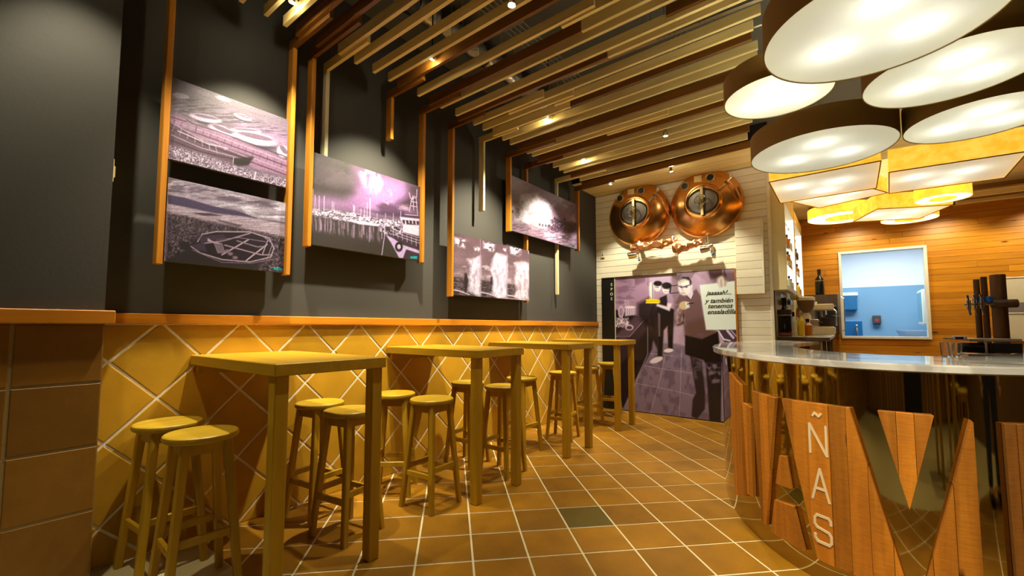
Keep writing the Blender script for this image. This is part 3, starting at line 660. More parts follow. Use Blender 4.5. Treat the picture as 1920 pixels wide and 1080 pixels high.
def paint_harbour(p):
    p.fill((70, 58, 56)); n = fbm(p.x * .018, p.y * .03, 61)
    p.c = np.array((60, 50, 48.)) * (1 - n[:, None]) + np.array((104, 88, 92.)) * n[:, None]
    p.poly(c6([(520, 160), (1000, 290), (1120, 420), (1050, 600), (500, 600), (120, 540), (110, 410), (430, 430), (520, 330)]), (158, 112, 152), .95, 16)
    p.poly(c6([(640, 330), (960, 350), (900, 560), (560, 560)]), (196, 142, 192), .75, 22)
    p.blot(c6([(540, 170), (840, 250), (840, 420), (640, 380)]), (238, 214, 236), 63, .09, .035, .48, .64, .9, 8)
    p.poly(c6([(110, 270), (330, 330), (480, 350), (500, 400), (400, 440), (280, 420), (110, 400)]), (62, 50, 50), .9, 9)
    p.blot(c6([(110, 100), (560, 200), (520, 330), (110, 330)]), (110, 94, 98), 67, .03, .05, .5, .62, .6, 10)
    p.poly(c6([(720, 520), (800, 480), (920, 530), (1010, 570), (940, 620), (760, 590)]), (92, 62, 86), .95, 4); p.blot(c6([(780, 480), (1020, 520), (1010, 560), (880, 540)]), (232, 196, 214), 71, .12, .12, .45, .6, .9, 3)
    p.poly(c6([(900, 500), (1000, 440), (1110, 420), (1110, 560), (960, 520)]), (60, 44, 50), .9, 8); p.poly(c6([(1000, 310), (1110, 350), (1110, 430), (1010, 420)]), (64, 50, 52), .8, 10)
    p.poly(c6([(560, 540), (760, 600), (1000, 640), (1110, 640), (1110, 600), (700, 570)]), (70, 50, 66), .85, 3)
    # far hills and quay line, then water
    p.poly(c6([(90, 600), (430, 640), (760, 710), (1110, 700), (1110, 1040), (85, 890)]), (58, 50, 44), 1, 2)
    p.blot(c6([(90, 600), (430, 650), (760, 720), (760, 850), (430, 790), (90, 740)]), (150, 120, 140), 73, .42, .04, .42, .64, .85, 4)
    for x, y, l in ((110, 640, 60), (205, 650, 90), (300, 660, 80), (420, 680, 50), (505, 700, 110), (600, 710, 70), (650, 720, 130), (765, 720, 100)): p.line(c6([(x, y), (x, y + l)]), 2.4, (206, 170, 206), .5)
    B = c6([(90, 545), (330, 560), (520, 590), (740, 640), (1000, 660), (1000, 710), (740, 700), (440, 660), (90, 600)])
    p.poly(B, (150, 126, 140), .9, 2); p.blot(B, (250, 238, 246), 79, .4, .5, .42, .56, .95, 2); p.blot(B, (40, 28, 34), 83, .4, .6, .54, .64, .8, 2)
    p.poly(c6([(435, 650), (600, 660), (740, 690), (735, 710), (560, 690)]), (232, 214, 232), .9, 1)
    for x, y0, y1, wd in ((135, 365, 580, 1.3), (190, 430, 575, 1.2), (235, 430, 580, 1.3), (150, 420, 570, .9), (310, 480, 570, 1), (325, 490, 570, 1), (505, 510, 600, 1.2), (515, 520, 600, 1.2), (575, 545, 620, .9), (605, 540, 620, .9), (632, 490, 620, 1.2), (658, 450, 650, 1.8), (722, 590, 640, .8), (800, 590, 660, .9), (872, 590, 660, .9), (940, 570, 640, .9)):
        p.line(c6([(x, y0), (x - 2, y1)]), wd, (232, 208, 226), .9)
    p.line(c6([(135, 380), (110, 570)]), .7, (210, 180, 200), .8); p.line(c6([(150, 420), (165, 540)]), .7, (210, 180, 200), .8); p.line(c6([(632, 500), (600, 640)]), .6, (220, 190, 214), .7)
    # trawler
    p.poly(c6([(795, 780), (880, 740), (1110, 800), (1110, 1035), (1000, 1000), (930, 1000)]), (60, 44, 52), 1, 1)
    p.poly(c6([(800, 785), (870, 820), (960, 880), (1110, 930), (1110, 960), (990, 920), (960, 1000), (925, 1000), (850, 860)]), (206, 176, 212), 1, 1)
    p.poly(c6([(960, 690), (1110, 700), (1110, 800), (955, 760)]), (226, 206, 216), 1, 1); p.poly(c6([(930, 620), (1110, 640), (1110, 700), (940, 660)]), (212, 190, 204), 1, 1)
    for k in range(5): p.poly(c6([(955 + 32 * k, 648 + 3 * k), (978 + 32 * k, 650 + 3 * k), (980 + 32 * k, 684 + 3 * k), (960 + 32 * k, 680 + 3 * k)]), (52, 38, 44), 1, .6)
    for q in ([(1020, 570), (1040, 450), (1070, 430)], [(1095, 600), (1080, 440), (1040, 460)], [(1018, 400), (1030, 450)], [(1088, 370), (1086, 440)], [(1030, 520), (1090, 530)], [(1035, 480), (1090, 490)], [(980, 600), (1100, 610)], [(1050, 430), (1060, 560)]): p.line(c6(q), 1.3, (206, 178, 196), .95)
    for k in range(3): p.line(c6([(860, 730 + 24 * k), (1000, 780 + 24 * k), (1110, 815 + 24 * k)]), 1.1, (214, 190, 208), .9)
    for k in range(6): p.line(c6([(870 + 42 * k, 738 + 15 * k), (872 + 42 * k, 800 + 18 * k)]), 1.0, (206, 180, 200), .9)
    p.line(c6([(795, 690), (790, 800), (765, 975)]), 1.2, (222, 196, 214)); p.blot(c6([(740, 690), (960, 690), (950, 790), (745, 780)]), (236, 210, 240), 89, .3, .3, .5, .6, .8, 2)
    E6(p, 923, 897, 35, 45, (26, 18, 20)); E6(p, 923, 897, 17, 24, (206, 180, 206)); p.poly(c6([(1030, 985), (1092, 983), (1092, 1008), (1025, 1003)]), (0, 168, 160), 1, .5); p.grain(.14, 12, .8)
def paint_triptych(p):
    t = np.clip((p.b - .2) / .8, 0, 1)[:, None]; n = fbm(p.x * .05, p.y * .08, 101)[:, None]
    p.c = np.array((158, 130, 132.)) * (1 - t) + np.array((100, 72, 78.)) * t; p.c *= (.8 + .4 * n)
    for k, (x0, x1) in enumerate(((108, 335), (335, 542), (542, 716))):
        dx = x0 - 108
        sea = c7([(x0, 822 + 28 * k), (x1, 850 + 28 * k), (x1, 1010), (x0, 985)]); p.poly(sea, (58, 44, 46), 1, .8); p.blot(sea, (150, 128, 134), 103 + k, .3, .9, .5, .64, .8, 1.5)
        p.blot(c7([(x0, 690 + 25 * k), (x1, 720 + 25 * k), (x1, 850 + 25 * k), (x0, 820 + 25 * k)]), (206, 184, 188), 107 + k, .09, .16, .42, .62, .9, 4)
        p.blot(c7([(x0 + 25, 520 + 32 * k), (x0 + 110, 540 + 32 * k), (x0 + 105, 600 + 32 * k), (x0 + 30, 580 + 32 * k)]), (244, 232, 238), 111 + k, .22, .22, .38, .5, 1, 3)
        p.blot(c7([(x0 + 180, 595 + 10 * k), (x1 - 5, 600 + 10 * k), (x1 - 5, 630 + 10 * k), (x0 + 180, 620 + 10 * k)]), (240, 226, 232), 115 + k, .25, .25, .4, .5, 1, 2)
        p.line(c7([(x0, 925 + 22 * k), (x0 + 60, 935 + 22 * k), (x0 + 140, 965 + 20 * k)]), 2.4, (232, 216, 222), .9)
    for k, q in enumerate(([(335, 665), (270, 690), (235, 690), (262, 740), (245, 850), (240, 940), (330, 985), (335, 980)], [(542, 665), (500, 650), (460, 642), (430, 690), (420, 780), (440, 850), (425, 960), (470, 995), (542, 1000)], [(712, 725), (660, 705), (600, 720), (620, 780), (600, 850), (620, 920), (600, 980), (640, 1000), (712, 1008)])):
        p.poly(c7(q), (226, 210, 224) if k < 2 else (208, 188, 190), 1, 3); p.blot(c7(q), (250, 244, 252), 121 + k, .25, .1, .4, .6, .8, 3); p.blot(c7(q), (176, 150, 160), 125 + k, .3, .12, .55, .7, .6, 2)
    p.poly(c7([(212, 800), (228, 798), (240, 850), (226, 950), (214, 950), (208, 870)]), (46, 34, 36), 1, 1.2); p.poly(c7([(415, 830), (430, 825), (428, 890), (414, 885)]), (40, 28, 32), .9, 1)
    for x in (335, 542): p.line(c7([(x, 530), (x, 1000)]), .7, (190, 165, 175), .7)
    p.grain(.14, 15, .8)
def paint_wave(p):
    n = fbm(p.x * .04, p.y * .06, 131)[:, None]; p.c = np.array((108, 80, 90.)) * (1 - n) + np.array((166, 136, 150.)) * n
    p.poly(c7([(850, 180), (960, 210), (1060, 420), (900, 380)]), (150, 116, 138), .7, 8)
    p.blot(c7([(960, 210), (1085, 260), (1085, 420), (1040, 380)]), (206, 180, 172), 133, .08, .08, .4, .6, .9, 6)
    Wv = c7([(575, 300), (640, 270), (660, 200), (760, 185), (810, 240), (870, 310), (900, 380), (880, 430), (760, 440), (600, 400)])
    p.poly(Wv, (186, 164, 160), .9, 8); p.blot(Wv, (246, 236, 238), 137, .1, .07, .4, .6, .95, 6); E7(p, 830, 340, 45, 75, (250, 244, 248), soft=.6, al=.9)
    p.blot(c7([(660, 190), (790, 180), (800, 260), (680, 300)]), (220, 204, 196), 139, .2, .1, .42, .6, .9, 4); p.blot(c7([(820, 250), (920, 250), (900, 300)]), (232, 214, 220), 141, .2, .2, .42, .56, .8, 3)
    F_ = c7([(560, 380), (760, 440), (1085, 470), (1085, 610), (560, 475)]); p.poly(F_, (158, 128, 140), .9, 4); p.blot(F_, (98, 76, 84), 143, .14, .5, .46, .62, .8, 4); p.blot(c7([(820, 480), (1085, 500), (1085, 600), (860, 540)]), (236, 204, 240), 147, .16, .4, .4, .6, .95, 6)
    R_ = c7([(880, 380), (930, 370), (1000, 400), (1085, 410), (1085, 480), (950, 480), (860, 460)]); p.blot(R_, (64, 44, 60), 149, .55, .55, .38, .54, 1, 2); p.poly(c7([(1010, 400), (1085, 408), (1085, 470), (1020, 480)]), (88, 64, 78), .7, 3)
    for x, y in ((583, 318), (568, 350), (797, 420), (820, 425), (845, 428), (865, 430), (915, 372), (990, 380)): E7(p, x, y, 7, 11, (48, 32, 42), soft=.5)
    p.poly(c7([(1046, 576), (1070, 580), (1070, 594), (1046, 588)]), (0, 120, 90), 1, .5); p.grain(.16, 19, .8)
canvas('mauve toned picture of several rowing boats drawn up on a straw shore', .757, 1.425, 2.235, 2.722, 240, 190, paint_boats)
canvas('mauve toned picture of one old rowing boat under a cloudy bay', .762, 1.427, 1.642, 2.128, 240, 190, paint_rowboat)
canvas('mauve toned picture of a marina with masts and a trawler', 1.602, 2.63, 1.866, 2.553, 260, 230, paint_harbour)
canvas('mauve toned triptych picture of three water spouts beside a figure', 3.043, 4.368, 1.586, 2.202, 190, 150, paint_triptych)
canvas('mauve toned picture of a wave breaking behind people on rocks', 3.982, 5.578, 2.392, 3.052, 170, 150, paint_wave)

# ================================================================== MURAL SLIDING PANELS
cD = lambda L: [(1100 + x / 3.6, 500 + y / 3.6) for x, y in L]
def ED(p, x, y, rx, ry, col, **k): p.ell(1100 + x / 3.6, 500 + y / 3.6, rx / 3.6, ry / 3.6, col, **k)
def paint_mural(p):
    p.fill((168, 142, 156)); n = fbm(p.x * .05, p.y * .03, 201)[:, None]; p.c *= (.86 + .28 * n)
    p.poly(cD([(195, 60), (420, 60), (420, 300), (195, 330)]), (150, 116, 136), .8, 8); p.blot(cD([(200, 60), (330, 60), (330, 300), (200, 300)]), (110, 78, 98), 203, .05, .12, .48, .6, .6, 6)
    p.poly(cD([(420, 60), (600, 50), (600, 130), (430, 140)]), (172, 150, 166), .9, 4)
    p.poly(cD([(570, 60), (640, 45), (640, 400), (585, 400)]), (120, 98, 100), .8, 3); p.line(cD([(560, 130), (620, 125)]), 1.6, (50, 38, 42)); p.line(cD([(565, 180), (620, 175)]), 1.6, (50, 38, 42))
    p.poly(cD([(420, 110), (450, 105), (450, 220), (425, 220)]), (226, 224, 220), .9, 1.5); p.line(cD([(443, 110), (445, 220)]), 1, (40, 34, 40))
    # floor
    p.poly(cD([(455, 515), (600, 520), (760, 560), (1020, 560), (1020, 1070), (190, 1000), (255, 940)]), (122, 104, 116), 1, 2); p.blot(cD([(330, 560), (1000, 560), (1000, 1070), (250, 960)]), (92, 76, 88), 207, .1, .06, .46, .62, .7, 6)
    for q in ([(390, 668), (520, 692), (640, 708), (740, 725)], [(335, 788), (470, 812), (620, 845), (735, 875)], [(420, 585), (520, 595), (600, 605)], [(530, 600), (500, 740), (430, 990)], [(640, 560), (635, 760), (625, 1015)], [(430, 560), (330, 790), (255, 950)]): p.line(cD(q), .9, (186, 168, 178), .8)
    p.poly(cD([(905, 690), (960, 860), (965, 1050), (905, 1040)]), (146, 126, 138), .9, 2); p.poly(cD([(965, 600), (1020, 600), (1020, 760), (985, 700)]), (150, 134, 158), .8, 2)
    # range with pots
    p.poly(cD([(195, 290), (330, 330), (420, 380), (455, 470), (440, 560), (335, 760), (250, 950), (195, 965)]), (30, 21, 25), 1, 2)
    p.poly(cD([(195, 460), (410, 330), (430, 400), (300, 560), (195, 720)]), (52, 38, 46), .9, 3); p.line(cD([(200, 470), (290, 470), (405, 340)]), 1.6, (190, 166, 180), .8); p.line(cD([(412, 400), (412, 590), (330, 770)]), 1.4, (150, 132, 142), .8)
    p.poly(cD([(200, 460), (330, 330), (400, 330), (320, 440), (230, 520)]), (88, 66, 78), .8, 3)
    ED(p, 232, 305, 20, 42, (196, 172, 186)); ED(p, 232, 305, 12, 30, (150, 122, 136))
    p.poly(cD([(256, 280), (328, 268), (328, 325), (258, 335)]), (200, 178, 194), 1, 1)
    for k in range(5): p.line(cD([(260 + 15 * k, 280), (262 + 15 * k, 330)]), 1, (92, 70, 84), .8)
    ED(p, 292, 274, 36, 9, (222, 206, 216)); ED(p, 240, 378, 45, 32, (132, 106, 120))
    p.blot(cD([(195, 345), (285, 345), (285, 410), (195, 410)]), (232, 216, 226), 211, .5, .5, .46, .6, .9, 2); ED(p, 288, 410, 28, 20, (200, 180, 192)); ED(p, 288, 412, 19, 12, (70, 52, 62)); p.blot(cD([(330, 290), (400, 290), (410, 350), (350, 350)]), (170, 150, 150), 213, .5, .5, .5, .6, .8, 2)
    for x in (270, 284, 262): p.line(cD([(x, 270), (x - 6, 225)]), 1.1, (206, 186, 198), .8)
    p.poly(cD([(345, 250), (420, 210), (470, 300), (460, 420), (400, 400), (340, 330)]), (26, 18, 18), .9, 5)
    # two cooks
    p.poly(cD([(455, 215), (480, 180), (520, 170), (515, 260), (470, 300)]), (164, 128, 148), 1, 1.5); p.poly(cD([(440, 240), (500, 215), (500, 330), (480, 560), (440, 480), (425, 330)]), (28, 20, 22), .95, 2)
    ED(p, 478, 140, 24, 28, (216, 200, 206)); ED(p, 480, 114, 29, 18, (22, 16, 18)); p.line(cD([(462, 138), (484, 140)]), 1.2, (60, 46, 52))
    p.poly(cD([(500, 205), (550, 180), (585, 215), (585, 270), (560, 300), (480, 270)]), (160, 132, 152), 1, 1.5)
    p.poly(cD([(495, 210), (540, 190), (548, 270), (590, 290), (580, 560), (550, 545), (545, 400), (520, 430), (510, 605), (478, 610), (485, 400), (470, 310)]), (20, 15, 18), 1, 1.5)
    p.poly(cD([(545, 245), (575, 250), (560, 300), (470, 265), (475, 250), (540, 268)]), (222, 206, 222), 1, 1.5)
    ED(p, 537, 152, 26, 30, (228, 214, 220)); ED(p, 540, 128, 33, 22, (24, 18, 20)); p.line(cD([(518, 148), (556, 152)]), 1.2, (70, 56, 64)); p.line(cD([(525, 168), (548, 168)]), 1, (130, 96, 104)); p.poly(cD([(562, 130), (572, 140), (566, 185), (556, 170)]), (24, 18, 20), .9, 1)
    p.poly(cD([(480, 310), (497, 320), (497, 470), (484, 470)]), (120, 96, 100), .8, 1)
    p.poly(cD([(398, 222), (430, 216), (492, 222), (498, 240), (470, 248), (405, 246)]), (236, 196, 0), 1, 1); p.line(cD([(400, 244), (490, 244)]), 1.6, (250, 226, 90)); p.line(cD([(405, 236), (495, 234)]), 1, (196, 150, 0))
    ED(p, 470, 630, 46, 18, (214, 200, 208), rot=-.35); ED(p, 553, 566, 32, 13, (220, 206, 212), rot=-.1)
    # big man with the sheet
    p.poly(cD([(628, 190), (700, 180), (740, 150), (770, 200), (800, 425), (890, 440), (880, 470), (780, 490), (665, 465), (655, 390), (620, 400), (590, 370), (595, 250)]), (104, 78, 76), 1, 1.5)
    p.poly(cD([(660, 380), (790, 340), (880, 440), (780, 490), (665, 465)]), (84, 58, 48), .7, 6); p.blot(cD([(595, 250), (660, 250), (665, 390), (600, 395)]), (176, 150, 152), 217, .16, .12, .45, .62, .8, 3); p.line(cD([(655, 320), (650, 380), (610, 395)]), 2.2, (48, 34, 38), .8)
    p.poly(cD([(668, 180), (712, 150), (722, 190), (705, 225)]), (206, 188, 194), 1, 1); p.line(cD([(668, 195), (705, 225), (722, 185)]), 1.3, (60, 44, 50))
    ED(p, 661, 134, 44, 60, (222, 208, 214)); p.poly(cD([(622, 95), (650, 68), (690, 72), (708, 100), (706, 130), (695, 118), (690, 95), (655, 88)]), (44, 32, 36), 1, 1.2); ED(p, 656, 103, 34, 22, (230, 220, 224), soft=.3)
    p.line(cD([(620, 132), (650, 136), (695, 124)]), 1.6, (30, 22, 26)); p.line(cD([(636, 130), (655, 140)]), 2, (120, 98, 110)); ED(p, 640, 140, 9, 6, (96, 74, 84), soft=.4); ED(p, 672, 137, 10, 6, (96, 74, 84), soft=.4); p.line(cD([(650, 140), (643, 160), (653, 163)]), 1.2, (160, 130, 140)); p.line(cD([(640, 178), (664, 178)]), 1.6, (140, 104, 112)); p.poly(cD([(705, 120), (716, 125), (712, 150), (703, 150)]), (214, 190, 198), 1, 1)
    ED(p, 655, 262, 30, 28, (190, 170, 120)); p.poly(cD([(665, 235), (690, 240), (695, 275), (670, 285)]), (214, 206, 206), 1, 1.5); p.line(cD([(680, 252), (720, 245)]), 2, (40, 30, 34))
    p.poly(cD([(664, 462), (780, 488), (886, 440), (915, 640), (880, 662), (800, 650), (790, 630), (700, 605), (664, 590)]), (22, 15, 14), 1, 1.5); ED(p, 770, 460, 26, 14, (96, 70, 72), soft=.4)
    p.poly(cD([(698, 600), (776, 640), (800, 850), (798, 960), (745, 1028), (708, 1010), (715, 900), (738, 850)]), (40, 30, 33), 1, 1.5); p.poly(cD([(803, 648), (912, 640), (905, 1045), (828, 1036), (818, 850)]), (34, 26, 28), 1, 1.5)
    p.blot(cD([(806, 655), (905, 650), (900, 780), (840, 800)]), (128, 110, 116), 221, .1, .14, .46, .62, .8, 3); p.blot(cD([(705, 610), (775, 640), (790, 760), (725, 760)]), (92, 78, 82), 223, .1, .14, .46, .62, .8, 3)
    # rail at the right and the sheet of paper
    p.poly(cD([(885, 420), (1025, 420), (1025, 520), (930, 510)]), (60, 44, 56), .95, 2); p.line(cD([(890, 435), (925, 490), (968, 500)]), 2.6, (214, 200, 210)); p.line(cD([(950, 432), (990, 480)]), 4.5, (190, 170, 186)); p.line(cD([(975, 430), (1010, 470)]), 2, (170, 150, 168))
    p.poly(cD([(820, 40), (1015, 25), (1015, 110), (860, 110)]), (92, 70, 76), .8, 5)
    p.poly(cD([(762, 124), (1003, 96), (1022, 425), (806, 427)]), (206, 216, 204), 1, .8)
    ED(p, 915, 98, 36, 36, (190, 178, 160), soft=.25)
    for k in range(4): p.line(cD([(893 + 14 * k, 90), (896 + 13 * k, 138 - 3 * k)]), 2.6, (168, 152, 130) if k % 2 else (198, 186, 168))
ML, MR, MS, MT = .32, 2.030, 1.286, 2.035
ym = YB - .03
def panel(lab, x0, x1, y, nx):
    t = thing('photo_mural', lab, 'mural', (x0, y, .012))
    MB().bbox((0, .001, 0), (x1 - x0, .014, MT - .012), .002).build('panel_board', M_blackp, t)
    p = Print((x0 + .001, y, .013), (x1 - x0 - .002, 0, 0), (0, 0, MT - .014), nx, 300); paint_mural(p); p.build('print', M_inkg, t, 1.25); return t
panel('left sliding panel of the mural, two cooks with a yellow dish', ML + .012, MS, ym + .006, 170)
mp = panel('right sliding panel of the mural, man in glasses with a handwritten sheet', MS - .004, MR, ym - .012, 150)
M_tin = plain('text_ink', (.008, .008, .008), .5)
def text(body, parent, loc, size, rot, mat, name='lettering', shear=0, extrude=.0006, off=0, align='CENTER', sx=1):
    c = bpy.data.curves.new('t', 'FONT'); c.body = body; c.size = size; c.align_x = align; c.shear = shear; c.extrude = extrude; c.offset = off; c.resolution_u = 3
    o = bpy.data.objects.new('t', c); COL.objects.link(o); bpy.context.view_layer.update()
    me = bpy.data.meshes.new_from_object(o.evaluated_get(bpy.context.evaluated_depsgraph_get())); bpy.data.objects.remove(o); bpy.data.curves.remove(c)
    me.materials.clear(); me.materials.append(mat); q = link(name, me, parent, loc, rot); q.scale = (sx, 1, 1); return q
for i, (tx, px, py, sc, slope) in enumerate((('jaaaaah!...', 1347.5, 552.5, .082, .05), ('y también', 1347.5, 567.5, .088, .05), ('tenemos', 1349.5, 577.5, .088, .05), ('ensaladilla', 1352, 588.5, .088, .05))):
    P = at(px, py, 1, ym - .0135); L = mp.location
    text(tx, mp, (P[0] - L[0], -.0015, P[2] - L[2]), sc, (PI / 2, -.0, 0), M_tin, 'handwriting', shear=.35, off=.0012)
bs = thing('name_strip', 'tall black strip with white vertical letters left of the mural', 'sign', (.105, ym, .012))
MB().bbox((0, 0, 0), (ML - .105, .016, MT - .012), .002).build('strip_board', M_blackp, bs)
centred('edge_profile', (ML - .105, -.004, 0), (ML - .105 + .012, .016, MT - .012), plain('pale_profile', (.66, .66, .5), .4), bs)
M_wl = plain('white_letter', (.85, .85, .82), .5)
for i, ch in enumerate('EPOS'):
    P = at(1146.6, 536 + i * 8.9, 1, ym - .002)
    text(ch, bs, (P[0] - .105, -.001, P[2] - .012), .062, (PI / 2, 0, 0), M_wl, 'letter', off=.0008)
tag(centred('mural_edge_post', (MR + .001, ym - .02, .0), (MR + .023, ym + .02, MT + .01), M_cap, None), 'thin orange wooden post closing the right edge of the mural', 'post')
tag(centred('mural_head_rail', (.105, ym - .014, MT), (MR, ym + .022, MT + .012), plain('dark_rail', (.10, .07, .045), .5), None), 'dark sliding rail along the top of the mural panels', 'rail')
th = thing('wall_controller', 'small white wall controller on the planks left of the copper tanks', 'controller', (.125, YB - .003, 2.37))
centred('case', (-.03, -.022, 0), (.03, 0, .11), plain('offwhite_plastic', (.7, .68, .55), .4), th); centred('button', (-.01, -.026, .035), (.01, -.022, .055), M_blackp, th, .002); centred('sensor', (-.006, -.026, .075), (.006, -.022, .087), M_blackp, th, .002)

# ================================================================== TABLES AND STOOLS
ordn = ['first', 'second', 'third', 'fourth']
def table(i, y0, y1, x1):
    t = thing('bar_table', f'{ordn[i]} high wooden bar table from the tiled pier, set against the wall', 'table', (0, y0, 0), group='high bar tables along the wall')
    w_ = y1 - y0
    centred('table_top', (.009, 0, 1.042), (x1, w_, 1.10), M_table, t, .004)
    for yy in (.012, w_ - .077): centred('leg', (x1 - .085, yy, .001), (x1 - .02, yy + .065, 1.042), M_tableY, t, .004)
    centred('wall_cleat', (.009, .03, .985), (.045, w_ - .03, 1.042), M_table, t, .003)
table(0, .945, 1.555, 1.105); table(1, 2.375, 2.945, 1.065); table(2, 3.74, 4.29, 1.02); table(3, 5.08, 5.61, .965)

def make_stool():
    t = thing('bar_stool', 'x', 'stool')
    MB().lathe([(0, .710), (.142, .710), (.150, .716), (.153, .726), (.150, .738), (.144, .7425), (0, .744)], 36).build('seat', M_stoolx, t, True)
    m = MB()
    for k in range(4):
        a = k * PI / 2; c, s = math.cos(a), math.sin(a); r = lambda x, y: (x * c - y * s, x * s + y * c)
        P = [r(-.088, -.096), r(.088, -.096), r(.088, -.078), r(-.088, -.078)]
        m.add([(x, y, .655) for x, y in P] + [(x, y, .7095) for x, y in P], [(0, 3, 2, 1), (4, 5, 6, 7), (0, 1, 5, 4), (1, 2, 6, 5), (2, 3, 7, 6), (3, 0, 4, 7)])
    m.build('apron', M_stoolz, t)
    top, bot = .084, .138
    pos = lambda z: top + (bot - top) * (.71 - z) / .71
    for sx in (-1, 1):
        for sy in (-1, 1):
            V = []
            for z in (0.0005, .7095):
                h = .0165 if z < .1 else .0185; p = pos(z); e = .005
                for dx, dy in ((-h + e, -h), (h - e, -h), (h, -h + e), (h, h - e), (h - e, h), (-h + e, h), (-h, h - e), (-h, -h + e)): V.append((sx * p + dx, sy * p + dy, z))
            F = [tuple(range(8))[::-1], tuple(range(8, 16))] + [(i, (i + 1) % 8, 8 + (i + 1) % 8, 8 + i) for i in range(8)]
            MB().add(V, F).build('leg', M_stoolz, t)
    for k in range(4):
        z = .235 if k % 2 == 0 else .275; p = pos(z) ; g = p - .016
        if k % 2 == 0: a, b = (-g, (-1 if k == 0 else 1) * p - .009, z - .018), (g, (-1 if k == 0 else 1) * p + .009, z + .018)
        else: a, b = ((-1 if k == 1 else 1) * p - .009, -g, z - .018), ((-1 if k == 1 else 1) * p + .009, g, z + .018)
        centred('stretcher', a, b, M_stoolz, t, .003)
    return t
stool0 = make_stool()
stools = [(.205, .80, 4, 0, 'wall-side', 'pier side'), (.62, .825, -3, 0, 'room-side', 'pier side'), (.26, 1.64, 6, 0, 'wall-side', 'mural side'), (.67, 1.61, 8, 0, 'room-side', 'mural side'),
          (.33, 2.22, 40, 1, 'wall-side', 'pier side'), (.755, 2.22, 4, 1, 'room-side', 'pier side'), (.31, 3.08, 5, 1, 'wall-side', 'mural side'), (.74, 3.07, 3, 1, 'room-side', 'mural side'),
          (.49, 3.58, -3, 2, '', 'pier side'), (.55, 4.44, 12, 2, '', 'mural side'), (.48, 4.95, -4, 3, '', 'pier side'), (.42, 5.95, 14, 3, '', 'mural side')]
stools[8] = (.49, 3.70, -3, 2, '', 'pier side'); stools[10] = (.48, 5.16, -4, 3, '', 'pier side'); stools[9] = (.55, 4.42, 12, 2, '', 'mural side')
for i, (x, y, r, ti, sd, side) in enumerate(stools):
    o = stool0 if i == 0 else copy_tree(stool0)
    o.location = (x, y, 0); o.rotation_euler = (0, 0, math.radians(r)); o.scale = (1.04, 1.04, 1.014); o['group'] = 'round wooden bar stools'
    o['label'] = f'{sd} round wooden stool on the {side} of the {ordn[ti]} bar table' if sd else f'single round wooden stool on the {side} of the {ordn[ti]} bar table from the pier'

t = thing('bar_table', 'high wooden bar table behind the viewer, reflected in the bar front', 'table', (4.15, -.05, 0), group='high bar tables behind the viewer')
centred('table_top', (0, 0, 1.042), (.60, .60, 1.10), M_table, t, .004)
for lx in (.02, .515):
    for ly in (.02, .515): centred('leg', (lx, ly, .001), (lx + .065, ly + .065, 1.042), M_tableY, t, .004)
for x, y, r, lb in ((4.98, .52, 10, 'round wooden stool at the near side of the reflected bar table'), (4.98, .05, 25, 'round wooden stool at the far side of the reflected bar table')):
    o = copy_tree(stool0); o.location = (x, y, 0); o.rotation_euler = (0, 0, math.radians(r)); o['label'] = lb; o['group'] = 'stools behind the viewer'
